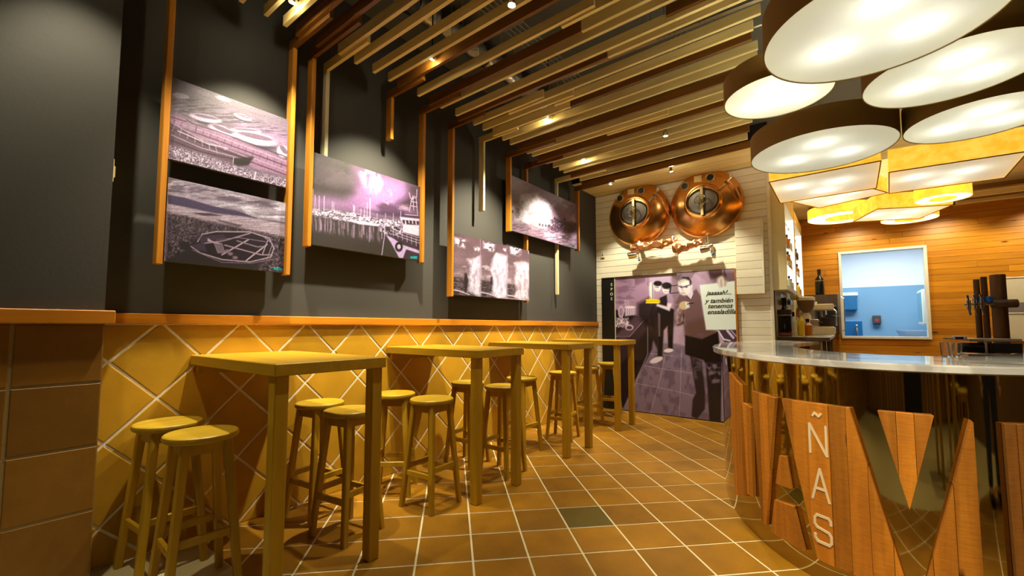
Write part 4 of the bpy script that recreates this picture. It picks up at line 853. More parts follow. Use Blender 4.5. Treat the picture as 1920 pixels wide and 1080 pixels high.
# ================================================================== COPPER TANKS
def tank(lab, cx, cz, flip):
    t = thing('copper_tank', lab, 'tank', (cx, YB - .002, cz))
    f = lambda x, y, z: (x, -z, y)                       # lathe axis points out of the wall
    MB().lathe([(.0, .0), (.47, .0), (.474, .01), (.474, .055), (.466, .075), (.44, .105), (.40, .137), (.35, .165), (.30, .185), (.262, .195), (.25, .2), (.238, .225), (.226, .24), (.21, .24), (.205, .22), (.0, .21)], 72, f).build('dome', M_copper, t, True)
    MB().lathe([(.0, .212), (.12, .222), (.178, .218), (.19, .226), (.197, .222), (.2, .212)], 48, lambda x, y, z: (x, -z, y * .82)).build('hatch', M_hatch, t, True)
    MB().lathe([(.196, .214), (.206, .214), (.206, .234), (.196, .234)], 48, lambda x, y, z: (x, -z, y * .84), False).build('hatch_gasket', M_blackp, t, True)
    centred('crossbar', (-.02, -.262, -.2), (.02, -.24, .2), M_brass, t, .004)
    V = [(.072 * math.cos(2 * PI * k / 24) - .01, -.30, .072 * math.sin(2 * PI * k / 24)) for k in range(25)]
    m = MB().tube(V, .0075, 8, cap=False)
    for k in range(3): a = 2 * PI * k / 3 + .5; m.tube([(-.01, -.30, 0), (.072 * math.cos(a) - .01, -.30, .072 * math.sin(a))], .006, 8)
    m.tube([(-.01, -.24, 0), (-.01, -.31, 0)], .012, 10); m.build('hand_wheel', M_chrome, t, True)
    def ondome(x, z):
        r = math.hypot(x, z); return -(.075 + .12 * max(0, (.468 - r) / .206) ** .6)
    for gx, gz in ((-.235, .262), (.10, .315)):
        y = ondome(gx, gz) + .01
        g = link('gauge', MB().lathe([(0, 0), (.05, 0), (.058, .01), (.058, .045), (.052, .05), (.044, .042), (0, .042)], 24, f).mesh('gauge', M_brass, True), t, (gx, y, gz))
        MB().lathe([(0, .043), (.042, .043), (.042, .046), (0, .046)], 20, f).build('dial', M_blackp, g)
        for k in range(8):
            a = 2 * PI * k / 8; centred('lug', (.058 * math.cos(a) - .009, -.03, .058 * math.sin(a) - .009), (.058 * math.cos(a) + .009, -.008, .058 * math.sin(a) + .009), M_brass, g, .003)
    centred('name_plate', (-.11, ondome(-.06, .32) - .022, .285), (-.005, ondome(-.06, .32) + .01, .375), M_brass, t, .004)
    # sampling cock and pipe on the right shoulder
    y = ondome(.30, .2)
    v = link('valve', MB().tube([(.30, y + .02, .20), (.30, y - .07, .20)], .02, 12).tube([(.36, y - .05, .26), (.30, y - .05, .20), (.23, y - .06, .13)], [.016, .02, .014], 12).tube([(.355, y - .05, .255), (.355, y - .05, .30)], .022, 12).mesh('valve', M_chrome, True), t)
    MB().tube([(.33, y - .05, .22), (.40, y - .05, .14), (.44, y - .02, .02), (.455, -.08, -.06), (.46, -.04, -.10)], .011, 8).build('pipe', M_copper2, t, True)
    MB().tube([(0, -.02, -.44), (0.02, -.12, -.52)], .03, 12).tube([(.02, -.12, -.47), (.02, -.12, -.56)], .022, 12).build('outlet', M_chrome, t, True)
    return t
tank('left copper tank front with dark reflection, nearer the black wall', .74, 2.97, False)
tank('right copper tank front, nearer the plank faced box', 1.70, 2.97, True)
# crumpled copper sheet tube between the outlets, and the two lever valves
t = thing('crumpled_copper_tube', 'crumpled twisted copper tube slung between the two tank outlets', 'sculpture', (.5, YB - .17, 2.35))
def pt(cx, cy, y): P = at(1130 + cx / 5.686, 310 + cy / 5.686, 1, y); return (P[0] - .5, P[1] - (YB - .17), P[2] - 2.35)
def crumple(keys, seed):
    n = 60; V = []; F = []; seg = 18; R = np.random.RandomState(seed); ks = np.array([k[0] for k in keys], float); rr = np.array([k[1] for k in keys]); fl = np.array([k[2] for k in keys])
    for i in range(n):
        u = i / (n - 1) * (len(keys) - 1); k = min(int(u), len(keys) - 2); f = u - k; f = f * f * (3 - 2 * f); c = ks[k] * (1 - f) + ks[k + 1] * f; r = rr[k] * (1 - f) + rr[k + 1] * f; q = fl[k] * (1 - f) + fl[k + 1] * f
        for j in range(seg):
            a = 2 * PI * j / seg; d = 1 + .28 * math.sin(3 * a + u * 4 + seed) * math.sin(u * 2.3 + a) + .12 * math.sin(5 * a - u * 7)
            V.append((c[0] + .012 * math.sin(u * 5), c[1] + r * .75 * d * math.cos(a), c[2] + r * q * d * math.sin(a)))
        if i:
            for j in range(seg): F.append(((i - 1) * seg + j, (i - 1) * seg + (j + 1) % seg, i * seg + (j + 1) % seg, i * seg + j))
    F.append(tuple(range(seg))); F.append(tuple((n - 1) * seg + j for j in range(seg))[::-1]); return V, F
yk = YB - .19
V, F = crumple([(pt(300, 890, yk), .045, .9), (pt(400, 860, yk), .065, 1), (pt(520, 850, yk), .055, .9), (pt(640, 835, yk), .06, 1), (pt(740, 805, yk), .05, .8), (pt(795, 790, yk + .03), .035, .7)], 3)
MB().add(V, F).build('left_fold', M_copper2, t, True)
V, F = crumple([(pt(745, 795, yk), .04, 1.2), (pt(755, 860, yk - .01), .055, 1.3), (pt(810, 890, yk - .02), .065, 1.1), (pt(900, 870, yk - .01), .058, .9), (pt(980, 835, yk), .055, .8), (pt(1065, 815, yk), .05, .85)], 8)
MB().add(V, F).build('right_fold', M_copper2, t, True)
for nm, (cx, cy) in (('left', (330, 935)), ('right', (1100, 865))):
    P = pt(cx, cy, yk + .02)
    v = MB().tube([(-.09 if nm == 'left' else -.02, 0, -.02), (.09, 0, .01)], .028, 14).tube([(-.06, -.02, -.045), (.06, -.02, -.035)], [.05, .035], 14).build('lever_valve', M_chrome, t, True, loc=P); v['label'] = 'chrome valve'
    MB().tube([(.085, -.02, .01), (.095, -.03, -.10)], .007, 8).build('lever', M_chrome, v, True)
    k_ = MB().lathe([(0, -.02), (.014, -.014), (.019, 0), (.014, .014), (0, .02)], 14, lambda x, y, z: (x + .096, y - .03, z - .115)).build('knob', M_blue, v, True); k_['label'] = 'blue knob'

# ================================================================== BAR COUNTER
BX, BY = 3.42, 4.75
def ell(t, a, b): t = math.radians(t); return (BX + a * math.cos(t), BY + b * math.sin(t))
def ring(mb, t0, t1, n, ao, bo, ai, bi, z0, z1, cxi=0):
    V = []; F = []
    for i in range(n + 1):
        t = t0 + (t1 - t0) * i / n; (xo, yo), (xi, yi) = ell(t, ao, bo), ell(t, ai, bi); xi += cxi
        V += [(xo, yo, z0), (xo, yo, z1), (xi, yi, z1), (xi, yi, z0)]
    for i in range(n):
        k = 4 * i
        for a, b in ((0, 1), (1, 2), (2, 3), (3, 0)): F.append((k + a, k + b, k + 4 + b, k + 4 + a))
    F += [(0, 1, 2, 3), (4 * n + 3, 4 * n + 2, 4 * n + 1, 4 * n)]; return mb.add(V, F)
bar = thing('bar_counter', 'curved mirror clad bar counter with cut out timber letter shapes', 'bar counter', (BX, BY, 0))
off = lambda o: setattr(o, 'location', Vector(o.location) - Vector((BX, BY, 0))) or o
BA, BB = 1.15, 2.13
off(ring(MB(), 141, 330, 150, BA, BB, BA - .04, BB - .04, .0, 1.0715).build('mirror_front', M_mirror, bar, True))
off(ring(MB(), 141, 330, 60, BA - .041, BB - .041, .72, 1.52, .001, 1.0715).build('carcass', M_brown, bar))
fn_b = lambda t, z, d: (BX + (BA + d) * math.cos(math.radians(t)), BY + (BB + d) * math.sin(math.radians(t)), z)
def piece(poly, cuts, mat):
    lo = min(p[0] for p in poly); hi = max(p[0] for p in poly); ed = [lo] + [c for c in cuts if lo < c < hi] + [hi]
    for k, (a, b) in enumerate(zip(ed[:-1], ed[1:])):
        P = clip(poly, a + (.04 if k else 0), b - (.04 if k < len(ed) - 2 else 0), 0, 2)
        if not P or parea(P) < .004: continue
        cu = sum(p[0] for p in P) / len(P); cz = sum(p[1] for p in P) / len(P); c = Vector(fn_b(cu, cz, 0)); dp = .026 + .003 * ((k * 7) % 3 - 1)
        m = MB().prism(P, lambda u, v, d: Vector(fn_b(u, v, d)) - c, .002, dp); m.build('plank', mat, bar, loc=c - Vector((BX, BY, 0)))
piece([(219.5, .955), (227.0, .895), (227.4, .20), (221.5, .14)], (223.5,), M_plank)
piece([(227.9, .785), (231.9, .775), (231.7, .24), (228.8, .225)], (229.9,), M_plank)
piece([(232.4, .88), (241, .872), (236.4, .13), (234.6, .13)], (235.5, 238.4), M_plank)
piece([(241.4, .56), (243.3, .568), (244.4, .408), (240, .397)], (242.2,), M_plank)
piece([(239.4, .303), (244.8, .319), (247.2, .12), (237.8, .11)], (241.7, 244.9), M_plank)
piece([(242.7, .878), (258, .886), (266.8, .118), (250.3, .118)], (245.6, 249.25, 253.85, 257.3, 260.9, 264.6), M_plank)
piece([(263.1, .889), (272.1, .891), (267.5, .478)], (266.1, 269), M_plank)
piece([(277.6, .885), (277.95, .875), (277.9, .12), (268.6, .12)], (270.7, 274.4), M_plank)
piece([(282.6, .876), (295, .876), (295, .12), (282.9, .12)], (284.4, 287.4, 290.4), M_plankD)
# cream stencil letters N with tilde, A, S
def letter(name, strokes, t0, t1, z0, z1, wd=.0125):
    m = MB(); ks = .0229
    for st in strokes:
        pts = [((t0 + (t1 - t0) * u) * ks, z0 + (z1 - z0) * v) for u, v in st]
        for i, ((x0, y0), (x1, y1)) in enumerate(zip(pts[:-1], pts[1:])):
            L = math.hypot(x1 - x0, y1 - y0); dx, dy = (x1 - x0) / L, (y1 - y0) / L; h = wd / 2; e = h * .6; x0 -= dx * e; y0 -= dy * e; x1 += dx * e; y1 += dy * e
            Q = [(x0 + dy * h, y0 - dx * h), (x1 + dy * h, y1 - dx * h), (x1 - dy * h, y1 + dx * h), (x0 - dy * h, y0 + dx * h)]
            m.prism([(u / ks, v) for u, v in Q], fn_b, .0255, .0315 + .0002 * i)
    off(m.build(name, M_letter, bar))
tl, tr = 249.75, 253.3
letter('letter', [[(0, 0), (0, 1)], [(0, 1), (1, 0)], [(1, 0), (1, 1)]], tl, tr, .635, .778)
letter('letter', [[(0, .25), (.25, .8), (.5, .55), (.75, .25), (1, .75)]], tl + .8, tl + 2.6, .815, .842, .011)
letter('letter', [[(0, 0), (.5, 1)], [(.5, 1), (1, 0)], [(.2, .36), (.8, .36)]], tl + .1, tr + .1, .412, .562)
letter('letter', [[(1, .78), (1, .9), (.86, 1), (.14, 1), (0, .88), (0, .64), (.14, .53), (.86, .46), (1, .34), (1, .12), (.86, 0), (.14, 0), (0, .12), (0, .24)]], tl + .35, tr + .2, .208, .335)
mt = ring(MB(), 140, 330, 170, 1.22, 2.20, .65, 1.45, 1.073, 1.11, .03).mesh('marble_worktop', M_marble)
bm = bmesh.new(); bm.from_mesh(mt); bmesh.ops.recalc_face_normals(bm, faces=bm.faces)
bmesh.ops.bevel(bm, geom=[e for e in bm.edges if e.is_manifold and e.calc_face_angle(0) > .8], offset=.006, segments=2, affect='EDGES'); bm.to_mesh(mt); bm.free()
tag(link('marble_worktop', mt), 'glossy pale marble worktop curving along the mirrored bar', 'worktop')

# ================================================================== LAMPS
M_lbulb = plain('lamp_bulb', (1, 1, .9), .5, emit=36, ecol=(1, .97, .84))
def lamp_base(kind, lab, x, y, z, grp):
    return thing(kind, lab, 'lamp', (x, y, z), group=grp)
def bulbs(t, pts, h):
    for bx, by in pts:
        b = link('bulb', MB().lathe([(0, -.035), (.022, -.028), (.034, 0), (.024, .03), (.014, .05), (0, .05)], 14).mesh('bulb', M_lbulb, True), t, (bx, by, h))
def hang(t, h, ztop, pts):
    for bx, by in pts: MB().tube([(bx, by, h), (bx, by, ztop)], .004, 6).build('cord', M_wire, t)
def drum(lab, x, y, z, r, h=.19):
    t = lamp_base('drum_lamp', lab, x, y, z, 'brown drum lamps over the bar')
    MB().lathe([(r - .005, .001), (r, 0), (r, h), (r - .005, h)], 72, close=False).build('shade', M_shadeB, t, True)
    MB().lathe([(r - .0052, .002), (r - .0052, h - .002)], 72, close=False).build('lining', M_cream, t, True)
    MB().lathe([(0, .006), (r - .006, .006)], 72, close=False).build('diffuser', M_diff, t, True)
    bulbs(t, [(r * .42 * math.cos(a), r * .42 * math.sin(a)) for a in (.6, 2.7, 4.8)], .10)
    m = MB()
    for a in (.6, 2.7, 4.8): m.tube([(0, 0, .155), ((r - .006) * math.cos(a), (r - .006) * math.sin(a), .165)], .005, 6)
    m.build('spider', M_wire, t); hang(t, .155, HC - z, [(0, 0)])
drum('large brown drum lamp with round white diffuser hung lowest over the bar front', 3.34, 2.39, 2.55, .428, .17)
drum('small brown drum lamp with round white diffuser nearest the ceiling slats', 2.895, 3.104, 2.7, .298, .15)
drum('largest brown drum lamp with round white diffuser facing the copper tanks', 3.068, 4.30, 2.69, .495)
drum('medium brown drum lamp behind the low drum, above the bar front', 3.715, 3.413, 2.7, .40)
drum('medium brown drum lamp beside the largest drum, before the long amber box', 3.975, 4.313, 2.7, .40)
def boxlamp(lab, corners, z, h):
    cx = sum(c[0] for c in corners) / 4; cy = sum(c[1] for c in corners) / 4; P = [(a - cx, b - cy) for a, b in corners]
    t = lamp_base('box_lamp', lab, cx, cy, z, 'amber box lamps over the bar')
    for i in range(4):
        a, b = P[i], P[(i + 1) % 4]; L = math.hypot(b[0] - a[0], b[1] - a[1]); nx, ny = (b[1] - a[1]) / L * .006, -(b[0] - a[0]) / L * .006
        MB().add([(*a, 0), (*b, 0), (b[0] - nx, b[1] - ny, 0), (a[0] - nx, a[1] - ny, 0), (*a, h), (*b, h), (b[0] - nx, b[1] - ny, h), (a[0] - nx, a[1] - ny, h)], [(0, 3, 2, 1), (4, 5, 6, 7), (0, 1, 5, 4), (1, 2, 6, 5), (2, 3, 7, 6), (3, 0, 4, 7)]).build('shade_panel', M_amber, t)
    k = .984; mesh_ = MB().add([(a * k, b * k, .004) for a, b in P], [(0, 1, 2, 3)]); mesh_.build('diffuser', M_diff, t)
    r = MB()
    for i in range(4): r.tube([(*P[i], -.002), (*P[(i + 1) % 4], -.002)], .004, 4, True)
    r.build('rim', M_shadeB, t)
    s = .24; bulbs(t, [(-s, -s * .4), (s * .5, -s * .2), (0, s)], .11); hang(t, .10, 3.3 - z if cy > 6.75 else HC - z, [(0, 0)])
boxlamp('square amber box lamp next to the largest drum, edges along the bar', [(2.632, 4.92), (3.478, 4.86), (3.487, 5.80), (2.633, 5.846)], 2.7, .20)
boxlamp('long amber box lamp beyond the medium drum, showing a wide amber side', [(3.555, 5.276), (4.42, 5.32), (4.45, 6.14), (3.605, 6.122)], 2.7, .21)
boxlamp('amber box lamp turned askew, half hidden above the square box lamp', [(2.96, 7.04), (2.64, 6.363), (3.317, 6.043), (3.637, 6.72)], 2.85, .18)
boxlamp('amber box lamp turned askew before the pine wall, two sides showing', [(3.316, 7.506), (3.539, 6.859), (4.232, 7.151), (4.009, 7.798)], 2.7, .185)
def ringlamp(lab, x, y, z, ro, ri, h=.15):
    t = lamp_base('ring_lamp', lab, x, y, z, 'amber ring lamps over the bar')
    MB().lathe([(ro - .004, 0), (ro, 0), (ro, h), (ro - .004, h), (ro - .004, 0)], 48, close=False).build('outer_shade', M_amber, t, True)
    MB().lathe([(ri, 0), (ri + .004, 0), (ri + .004, h), (ri, h), (ri, 0)], 48, close=False).build('inner_shade', M_amber, t, True)
    MB().lathe([(ri + .005, .004), (ro - .005, .004)], 48, close=False).build('diffuser', M_ringd, t, True)
    rm = (ro + ri) / 2; bulbs(t, [(rm * math.cos(a), rm * math.sin(a)) for a in (.3, 1.9, 3.4, 5)], .08); hang(t, h - .005, 3.3 - z if y > 6.75 else HC - z, [(rm, 0), (-rm, 0)])
    m = MB()
M_ringd = lampmat('ring_diffuser', (.95, .93, .82), (1, .98, .88), 1.1)
ringlamp('amber ring lamp nearest the lit display case', 3.205, 8.15, 2.9, .433, .215)
ringlamp('amber ring lamp nearest the pine wall above the opening', 3.96, 8.34, 2.8, .312, .16)
ringlamp('small amber ring lamp peeping behind the long amber box', 4.10, 6.76, 2.7, .235, .11)

# ================================================================== BACK BAR
def bottle(lab, x, y, z, h, r, body, cap, label=None, grp=None, cat='bottle', liquid=None):
    t = thing('bottle', lab, cat, (x, y, z), group=grp)
    MB().lathe([(0, 0), (r * .93, 0), (r, .012), (r, h * .56), (r * .92, h * .63), (r * .55, h * .70), (r * .34, h * .76), (r * .30, h * .95), (r * .36, h * .955), (r * .36, h), (0, h)], 24).build('glass_body', body, t, True)
    MB().lathe([(r * .37, h * .82), (r * .40, h * .82), (r * .40, h * 1.004), (0, h * 1.006)], 20).build('capsule', cap, t, True)
    if label:
        MB().lathe([(r * 1.004, h * .16), (r * 1.012, h * .16), (r * 1.012, h * .46), (r * 1.004, h * .46)], 24, close=False).build('paper_label', label, t, True)
    return t
G_dark = plain('dark_bottle', (.012, .010, .006), .08); G_green = plain('green_bottle', (.03, .10, .02), .08); G_amber = plain('amber_bottle', (.45, .16, .01), .08); G_clear = plain('clear_bottle', (.6, .62, .5), .06); G_yellow = plain('yellow_bottle', (.75, .55, .03), .1); G_red = plain('red_cap', (.5, .06, .02), .35); G_gold = plain('gold_band', (.65, .52, .25), .35, metal=1); L_dark = plain('dark_label', (.03, .02, .018), .5); L_cream = plain('cream_label', (.7, .62, .42), .6); L_rust = plain('rust_label', (.22, .05, .03), .5); M_gr = plain('dark_grey', (.08, .07, .06), .4); M_machine = plain('machine_cream', (.68, .63, .45), .25)
ZC = 1.145
bc = thing('back_counter', 'stainless back counter with open front along the partition', 'counter', (2.47, 6.6, 0))
centred('worktop', (0, 0, ZC - .05), (.55, 3.3, ZC), M_steel, bc, .004)
centred('edge_band', (0, -.006, ZC - .045), (.55, 0, ZC - .005), plain('brown_edge', (.13, .09, .05), .3, metal=.3), bc, .002)
for lx, ly in ((.47, .06), (.47, 1.6), (.47, 3.2), (.02, .06), (.02, 3.2)): centred('leg', (lx, ly, .001), (lx + .04, ly + .04, ZC - .05), M_gr, bc)
centred('lower_cabinet', (.03, .4, .1), (.44, 3.2, ZC - .08), M_cream, bc)
b1 = bottle('very large dark bottle with a rust label at the near counter end', 2.545, 6.76, ZC, .505, .078, G_dark, G_dark)
MB().lathe([(.079, .27), (.0805, .27), (.0805, .284), (.079, .284)], 24, close=False).build('gold_band', G_gold, b1, True); MB().lathe([(.079, .012), (.0803, .012), (.0803, .05), (.079, .05)], 24, close=False).build('base_label', L_rust, b1, True); MB().lathe([(.079, .29), (.0803, .29), (.0803, .35), (.079, .35)], 24, close=False).build('shoulder_label', L_dark, b1, True)
kinds = [('dark bottle with a red cap behind the very large bottle', G_dark, G_red, L_dark, .40, .045), ('clear bottle with a cream label on the back counter', G_clear, G_dark, L_cream, .33, .042), ('yellow liqueur bottle on the back counter', G_yellow, G_gold, None, .34, .042), ('green bottle with a gold capsule on the back counter', G_green, G_gold, L_cream, .35, .04), ('clear bottle with a dark cap next to the green bottle', G_clear, G_red, L_dark, .33, .042), ('squat amber bottle before the coffee grinder', G_amber, G_dark, None, .24, .06), ('tall amber bottle with gold capsule near the partition', G_amber, G_gold, L_cream, .36, .04), ('yellow bottle with a dark cap near the coffee grinder', G_yellow, G_dark, L_dark, .3, .04), ('clear bottle with gold capsule at the partition', G_clear, G_gold, L_cream, .32, .04)]
for i, ((lb, g, c, l, h, r), (x, y)) in enumerate(zip(kinds, [(2.545, 7.05), (2.60, 7.25), (2.68, 7.36), (2.55, 7.42), (2.63, 7.52), (2.74, 7.62), (2.54, 7.68), (2.64, 7.82), (2.53, 7.93)])): bottle(lb, x, y, ZC, h, r, g, c, l, 'bottles on the back counter')
# stem glasses on a rail under the display case
def hang_glass(x, y, z): 
    t = tag(MB().lathe([(0, 0), (.035, 0), (.035, -.003), (.004, -.006), (.004, -.075), (.03, -.10), (.036, -.13), (.03, -.17), (.028, -.17), (.034, -.13), (.028, -.102), (0, -.08)], 16).build('stem_glass', M_glassw, None, True, loc=(x, y, z)), 'stem glass hanging upside down under the lit display case', 'glass', 'hanging stem glasses')
for i in range(8): hang_glass(2.50 + .075 * (i % 2), 6.93 + .085 * (i // 2), 1.7345)
# grinder
g = thing('coffee_grinder', 'cream coffee grinder with brown bean hopper left of the espresso machine', 'grinder', (2.70, 8.15, ZC))
MB().bbox((-.085, -.10, 0), (.085, .12, .05), .01).build('base', M_machine, g); MB().lathe([(0, .05), (.065, .05), (.07, .12), (.06, .30), (.03, .34), (0, .34)], 24).build('motor_housing', M_machine, g, True)
MB().lathe([(0, .34), (.035, .34), (.075, .375), (.105, .43), (.116, .50), (.118, .53), (0, .53)], 28).build('hopper', plain('hopper_smoke', (.16, .09, .035), .15), g, True); MB().lathe([(0, .53), (.122, .53), (.122, .575), (.10, .59), (0, .59)], 28).build('hopper_lid', M_machine, g, True)
MB().bbox((.05, -.05, .13), (.16, .05, .24), .01).build('doser', M_steel, g); MB().tube([(.10, 0, .19), (.2, -.05, .19)], .012, 8).build('doser_lever', M_blackp, g)
# espresso machine
em = thing('espresso_machine', 'cream espresso machine with black handled groups on the back counter', 'coffee machine', (2.62, 8.75, ZC))
MB().bbox((0, 0, .0), (.42, .75, .12), .01).build('drip_base', M_machine, em); MB().bbox((0, 0, .12), (.17, .75, .40), .01).build('boiler_housing', M_steel, em); MB().bbox((-.0, -.01, .40), (.42, .76, .50), .015).build('hood', M_machine, em); MB().bbox((.17, .02, .12), (.40, .73, .132), .004).build('drip_tray', M_steel, em)
for k in range(3):
    gy = .12 + .25 * k; gr = link('group_head', MB().lathe([(0, 0), (.04, 0), (.04, .08), (0, .08)], 18).mesh('group_head', M_chrome, True), em, (.27, gy, .32)); MB().tube([(.03, 0, -.012), (.2, 0, -.035)], .014, 10).build('portafilter_handle', M_blackp, gr, True); MB().lathe([(0, -.03), (.035, -.03), (.035, 0), (0, 0)], 18).build('portafilter', M_chrome, gr, True)
for gy in (.03, .70): MB().tube([(.40, gy, .42), (.44, gy, .38), (.44, gy, .14)], .007, 8).build('steam_wand', M_chrome, em, True)
for gy in (.2, .5): MB().lathe([(0, 0), (.028, 0), (.028, .03), (0, .03)], 14, lambda x, y, z, q=gy: (.42 + z, q + x, .45 + y)).build('steam_knob', M_blackp, em, True)
for i in range(5): tag(MB().lathe([(0, 0), (.022, 0), (.036, .045), (.032, .045), (.02, .006), (0, .006)], 16).build('cup', M_machine, None, True, loc=(2.70 + .075 * (i % 2), 8.86 + .085 * i, ZC + .50)), 'small cream coffee cup on the espresso machine hood', 'cup', 'cups on the machine')
dc = thing('dark_cabinet', 'dark brown cabinet with a steel side behind the espresso machine', 'cabinet', (2.60, 9.55, ZC))
MB().bbox((0, 0, 0), (.48, .35, .70), .006).build('carcass', wood('wenge', (.055, .035, .022), (.10, .065, .04), axis=2), dc); MB().bbox((.481, -.005, 0), (.515, .355, .705), .004).build('steel_side', M_steel, dc); MB().tube([(.53, .02, .05), (.57, .02, .08), (.57, .02, .62), (.53, .02, .65)], .008, 8).build('rail', M_chrome, dc, True)
b2 = bottle('very large dark bottle standing on top of the dark cabinet', 2.83, 9.70, ZC + .706, .46, .07, G_dark, G_dark); MB().lathe([(.071, .245), (.0725, .245), (.0725, .258), (.071, .258)], 24, close=False).build('gold_band', G_gold, b2, True)
# lit display cases on the partition
def case(lab, y0, y1, items):
    t = thing('display_case', lab, 'display case', (2.465, y0, 1.735)); L = y1 - y0; H = 1.63 if y0 < 7 else 1.30
    centred('front_panel', (0, 0, 0), (.155, .02, H), M_cream, t, .003); centred('end_panel', (0, L - .02, 0), (.155, L, H), M_cream, t, .003)
    centred('bottom_panel', (0, .02, 0), (.155, L - .02, .06), M_cream, t, .003); centred('top_panel', (0, .02, 1.13), (.155, L - .02, H), M_cream, t, .003)
    centred('lit_end', (.012, L - .03, .06), (.15, L - .02, 1.13), M_niche, t, .002)
    centred('lit_back', (0, .02, .06), (.012, L - .02, 1.13), M_niche, t, .002)
    M_sh = MATS.get('glass_shelf') or plain('glass_shelf', (.75, .85, .78), .05, trans=.8)
    for k in (1, 2, 3): centred('shelf', (.013, .021, .06 + .27 * k), (.15, L - .021, .066 + .27 * k), M_sh, t, .001)
    for (yy, lev, g, h, lb) in items: bottle(lb, 2.465 + .112, y0 + (.36 + .62 * yy) * L - .03, 1.735 + (.0601 if lev == 0 else .0661 + .27 * lev), h, .034, g, G_dark, L_cream if h > .2 else None, 'bottles in the lit display cases')
case('tall cream display case with lit shelves at the end of the plank wall', YB + .004, 7.72, [(.25, 2, G_amber, .2, 'amber bottle on the upper shelf of the near display case'), (.3, 1, G_amber, .24, 'large amber bottle on the middle shelf of the near display case'), (.55, 1, G_yellow, .22, 'yellow bottle on the middle shelf of the near display case'), (.35, 0, G_clear, .18, 'clear bottle on the bottom shelf of the near display case'), (.7, 2, G_clear, .2, 'clear bottle on the upper shelf of the near display case'), (.7, 0, G_clear, .16, 'short clear bottle on the bottom shelf of the near display case')])
case('second lit display case, next to the pine wall', 7.80, 9.15, [(.25, 2, G_dark, .2, 'dark bottle on the upper shelf of the far display case'), (.35, 1, G_amber, .23, 'amber bottle on the middle shelf of the far display case'), (.35, 0, G_yellow, .2, 'yellow bottle on the bottom shelf of the far display case'), (.65, 0, G_amber, .16, 'short amber bottle on the bottom shelf of the far display case')])
struct(centred('trim_4', (2.40, YB + .004, 3.366), (2.62, 7.72, 3.45), M_cream, None))
fd = thing('flexible_duct', 'ribbed grey flexible duct under the ceiling above the display cases', 'duct', (2.75, 7.45, 3.12)); prof = [(.07 + .012 * (i % 2), i * .03) for i in range(28)]
MB().lathe(prof, 16, lambda x, y, z: (z, x, y)).build('duct_tube', M_foil, fd, True)

# ---- opening in the pine wall and the cool lit room behind it
wn = struct(thing('window_1', 'x', 'x', (3.13, YW, 1.072))); del wn['category']; wn['label'] = 'white framed opening in the pine wall'
M_wf = plain('white_frame', (.85, .82, .68), .4)
for a, b in (((-.012, -.045, -.012), (1.177, .125, .03)), ((-.012, -.045, 1.522), (1.177, .125, 1.565)), ((-.012, -.045, .03), (.03, .125, 1.522)), ((1.135, -.045, .03), (1.177, .125, 1.522))): centred('frame', a, b, M_wf, wn, .003)
M_cool = plain('cool_white_wall', (.86, .89, .92), .6); M_ct = plain('blue_tile', (.22, .40, .55), .3)
rm = struct(link('wall_service_room', MB().box((1.6, 13.2, 0), (5.9, 13.3, 3.2)).box((1.5, YW + .13, 0), (1.6, 13.3, 3.2)).box((5.9, YW + .13, 0), (6, 13.3, 3.2)).mesh('wall_service_room', M_cool)))
MB().box((1.6, 13.18, 0), (5.9, 13.2, 2.20)).box((1.6, YW + .13, 0), (1.62, 13.18, 2.2)).box((5.88, YW + .13, 0), (5.9, 13.18, 2.2)).build('tile_dado', M_ct, rm)
struct(link('floor_service_room', MB().box((1.5, YW + .125, -.1), (6, 13.3, -.001)).mesh('f', M_ct))); struct(link('ceiling_service_room', MB().box((1.5, YW + .125, 3.2), (6, 13.3, 3.3)).mesh('c', M_cool)))
area('service_room_lamp', (3.9, 11.6, 3.15), (3.9, 11.6, 0), 95, 1.6, 1.0, (.84, .93, 1))
d = thing('towel_dispenser', 'small dark paper dispenser with a red tag on the blue wall', 'dispenser', tuple(at(1644, 607, 1, 13.17))); MB().bbox((-.075, -.12, 0), (.075, 0, .19), .012).build('case', M_gr, d); MB().bbox((-.03, -.124, .06), (.03, -.12, .10), .002).build('tag', plain('red_tag', (.7, .03, .06), .4), d); MB().bbox((-.06, -.10, -.012), (.06, -.01, 0), .003).build('slot', M_blackp, d)
P = at(1718, 627, 1, 12.6); u_ = thing('wash_basin', 'white wall hung wash basin seen through the opening', 'basin', (P[0], 12.7, P[2]))
MB().lathe([(.05, -.16), (.2, -.05), (.24, .06), (.25, .08), (.22, .08), (.18, 0), (0, -.03)], 32, lambda x, y, z: (x * 1.3, y, z)).build('bowl', plain('ceramic', (.85, .87, .9), .12), u_, True); MB().tube([(.2, .1, .08), (.2, .1, .2), (.1, .05, .22)], .015, 10).build('tap', M_chrome, u_, True); MB().bbox((-.05, .1, -.9), (.05, .47, -.1), .01).build('pedestal', MATS['ceramic'], u_)
P = at(1592, 566, 1, 13.0); hd = thing('hand_dryer', 'blue grey box unit high on the wall left of the dispenser', 'dryer', (P[0] - .2, 13.0, P[2])); MB().bbox((-.15, 0, -.2), (.35, .17, .14), .02).build('case', plain('dryer_blue', (.03, .16, .32), .25), hd); MB().bbox((-.15, -.004, .14), (.37, .17, .22), .01).build('lid', M_cool, hd)
P = at(1596, 627, 1, 12.2); lc = thing('low_locker', 'blue locker with a pale handle below the box unit', 'locker', (P[0] - .35, 12.2, 0)); MB().bbox((0, 0, .001), (.55, .5, P[2] + .30), .01).build('body', plain('locker_blue', (.02, .16, .38), .3), lc); MB().tube([(.45, -.02, .9), (.45, -.05, .95), (.45, -.05, P[2] + .15), (.45, -.02, P[2] + .2)], .018, 10).build('handle', M_chrome, lc, True)
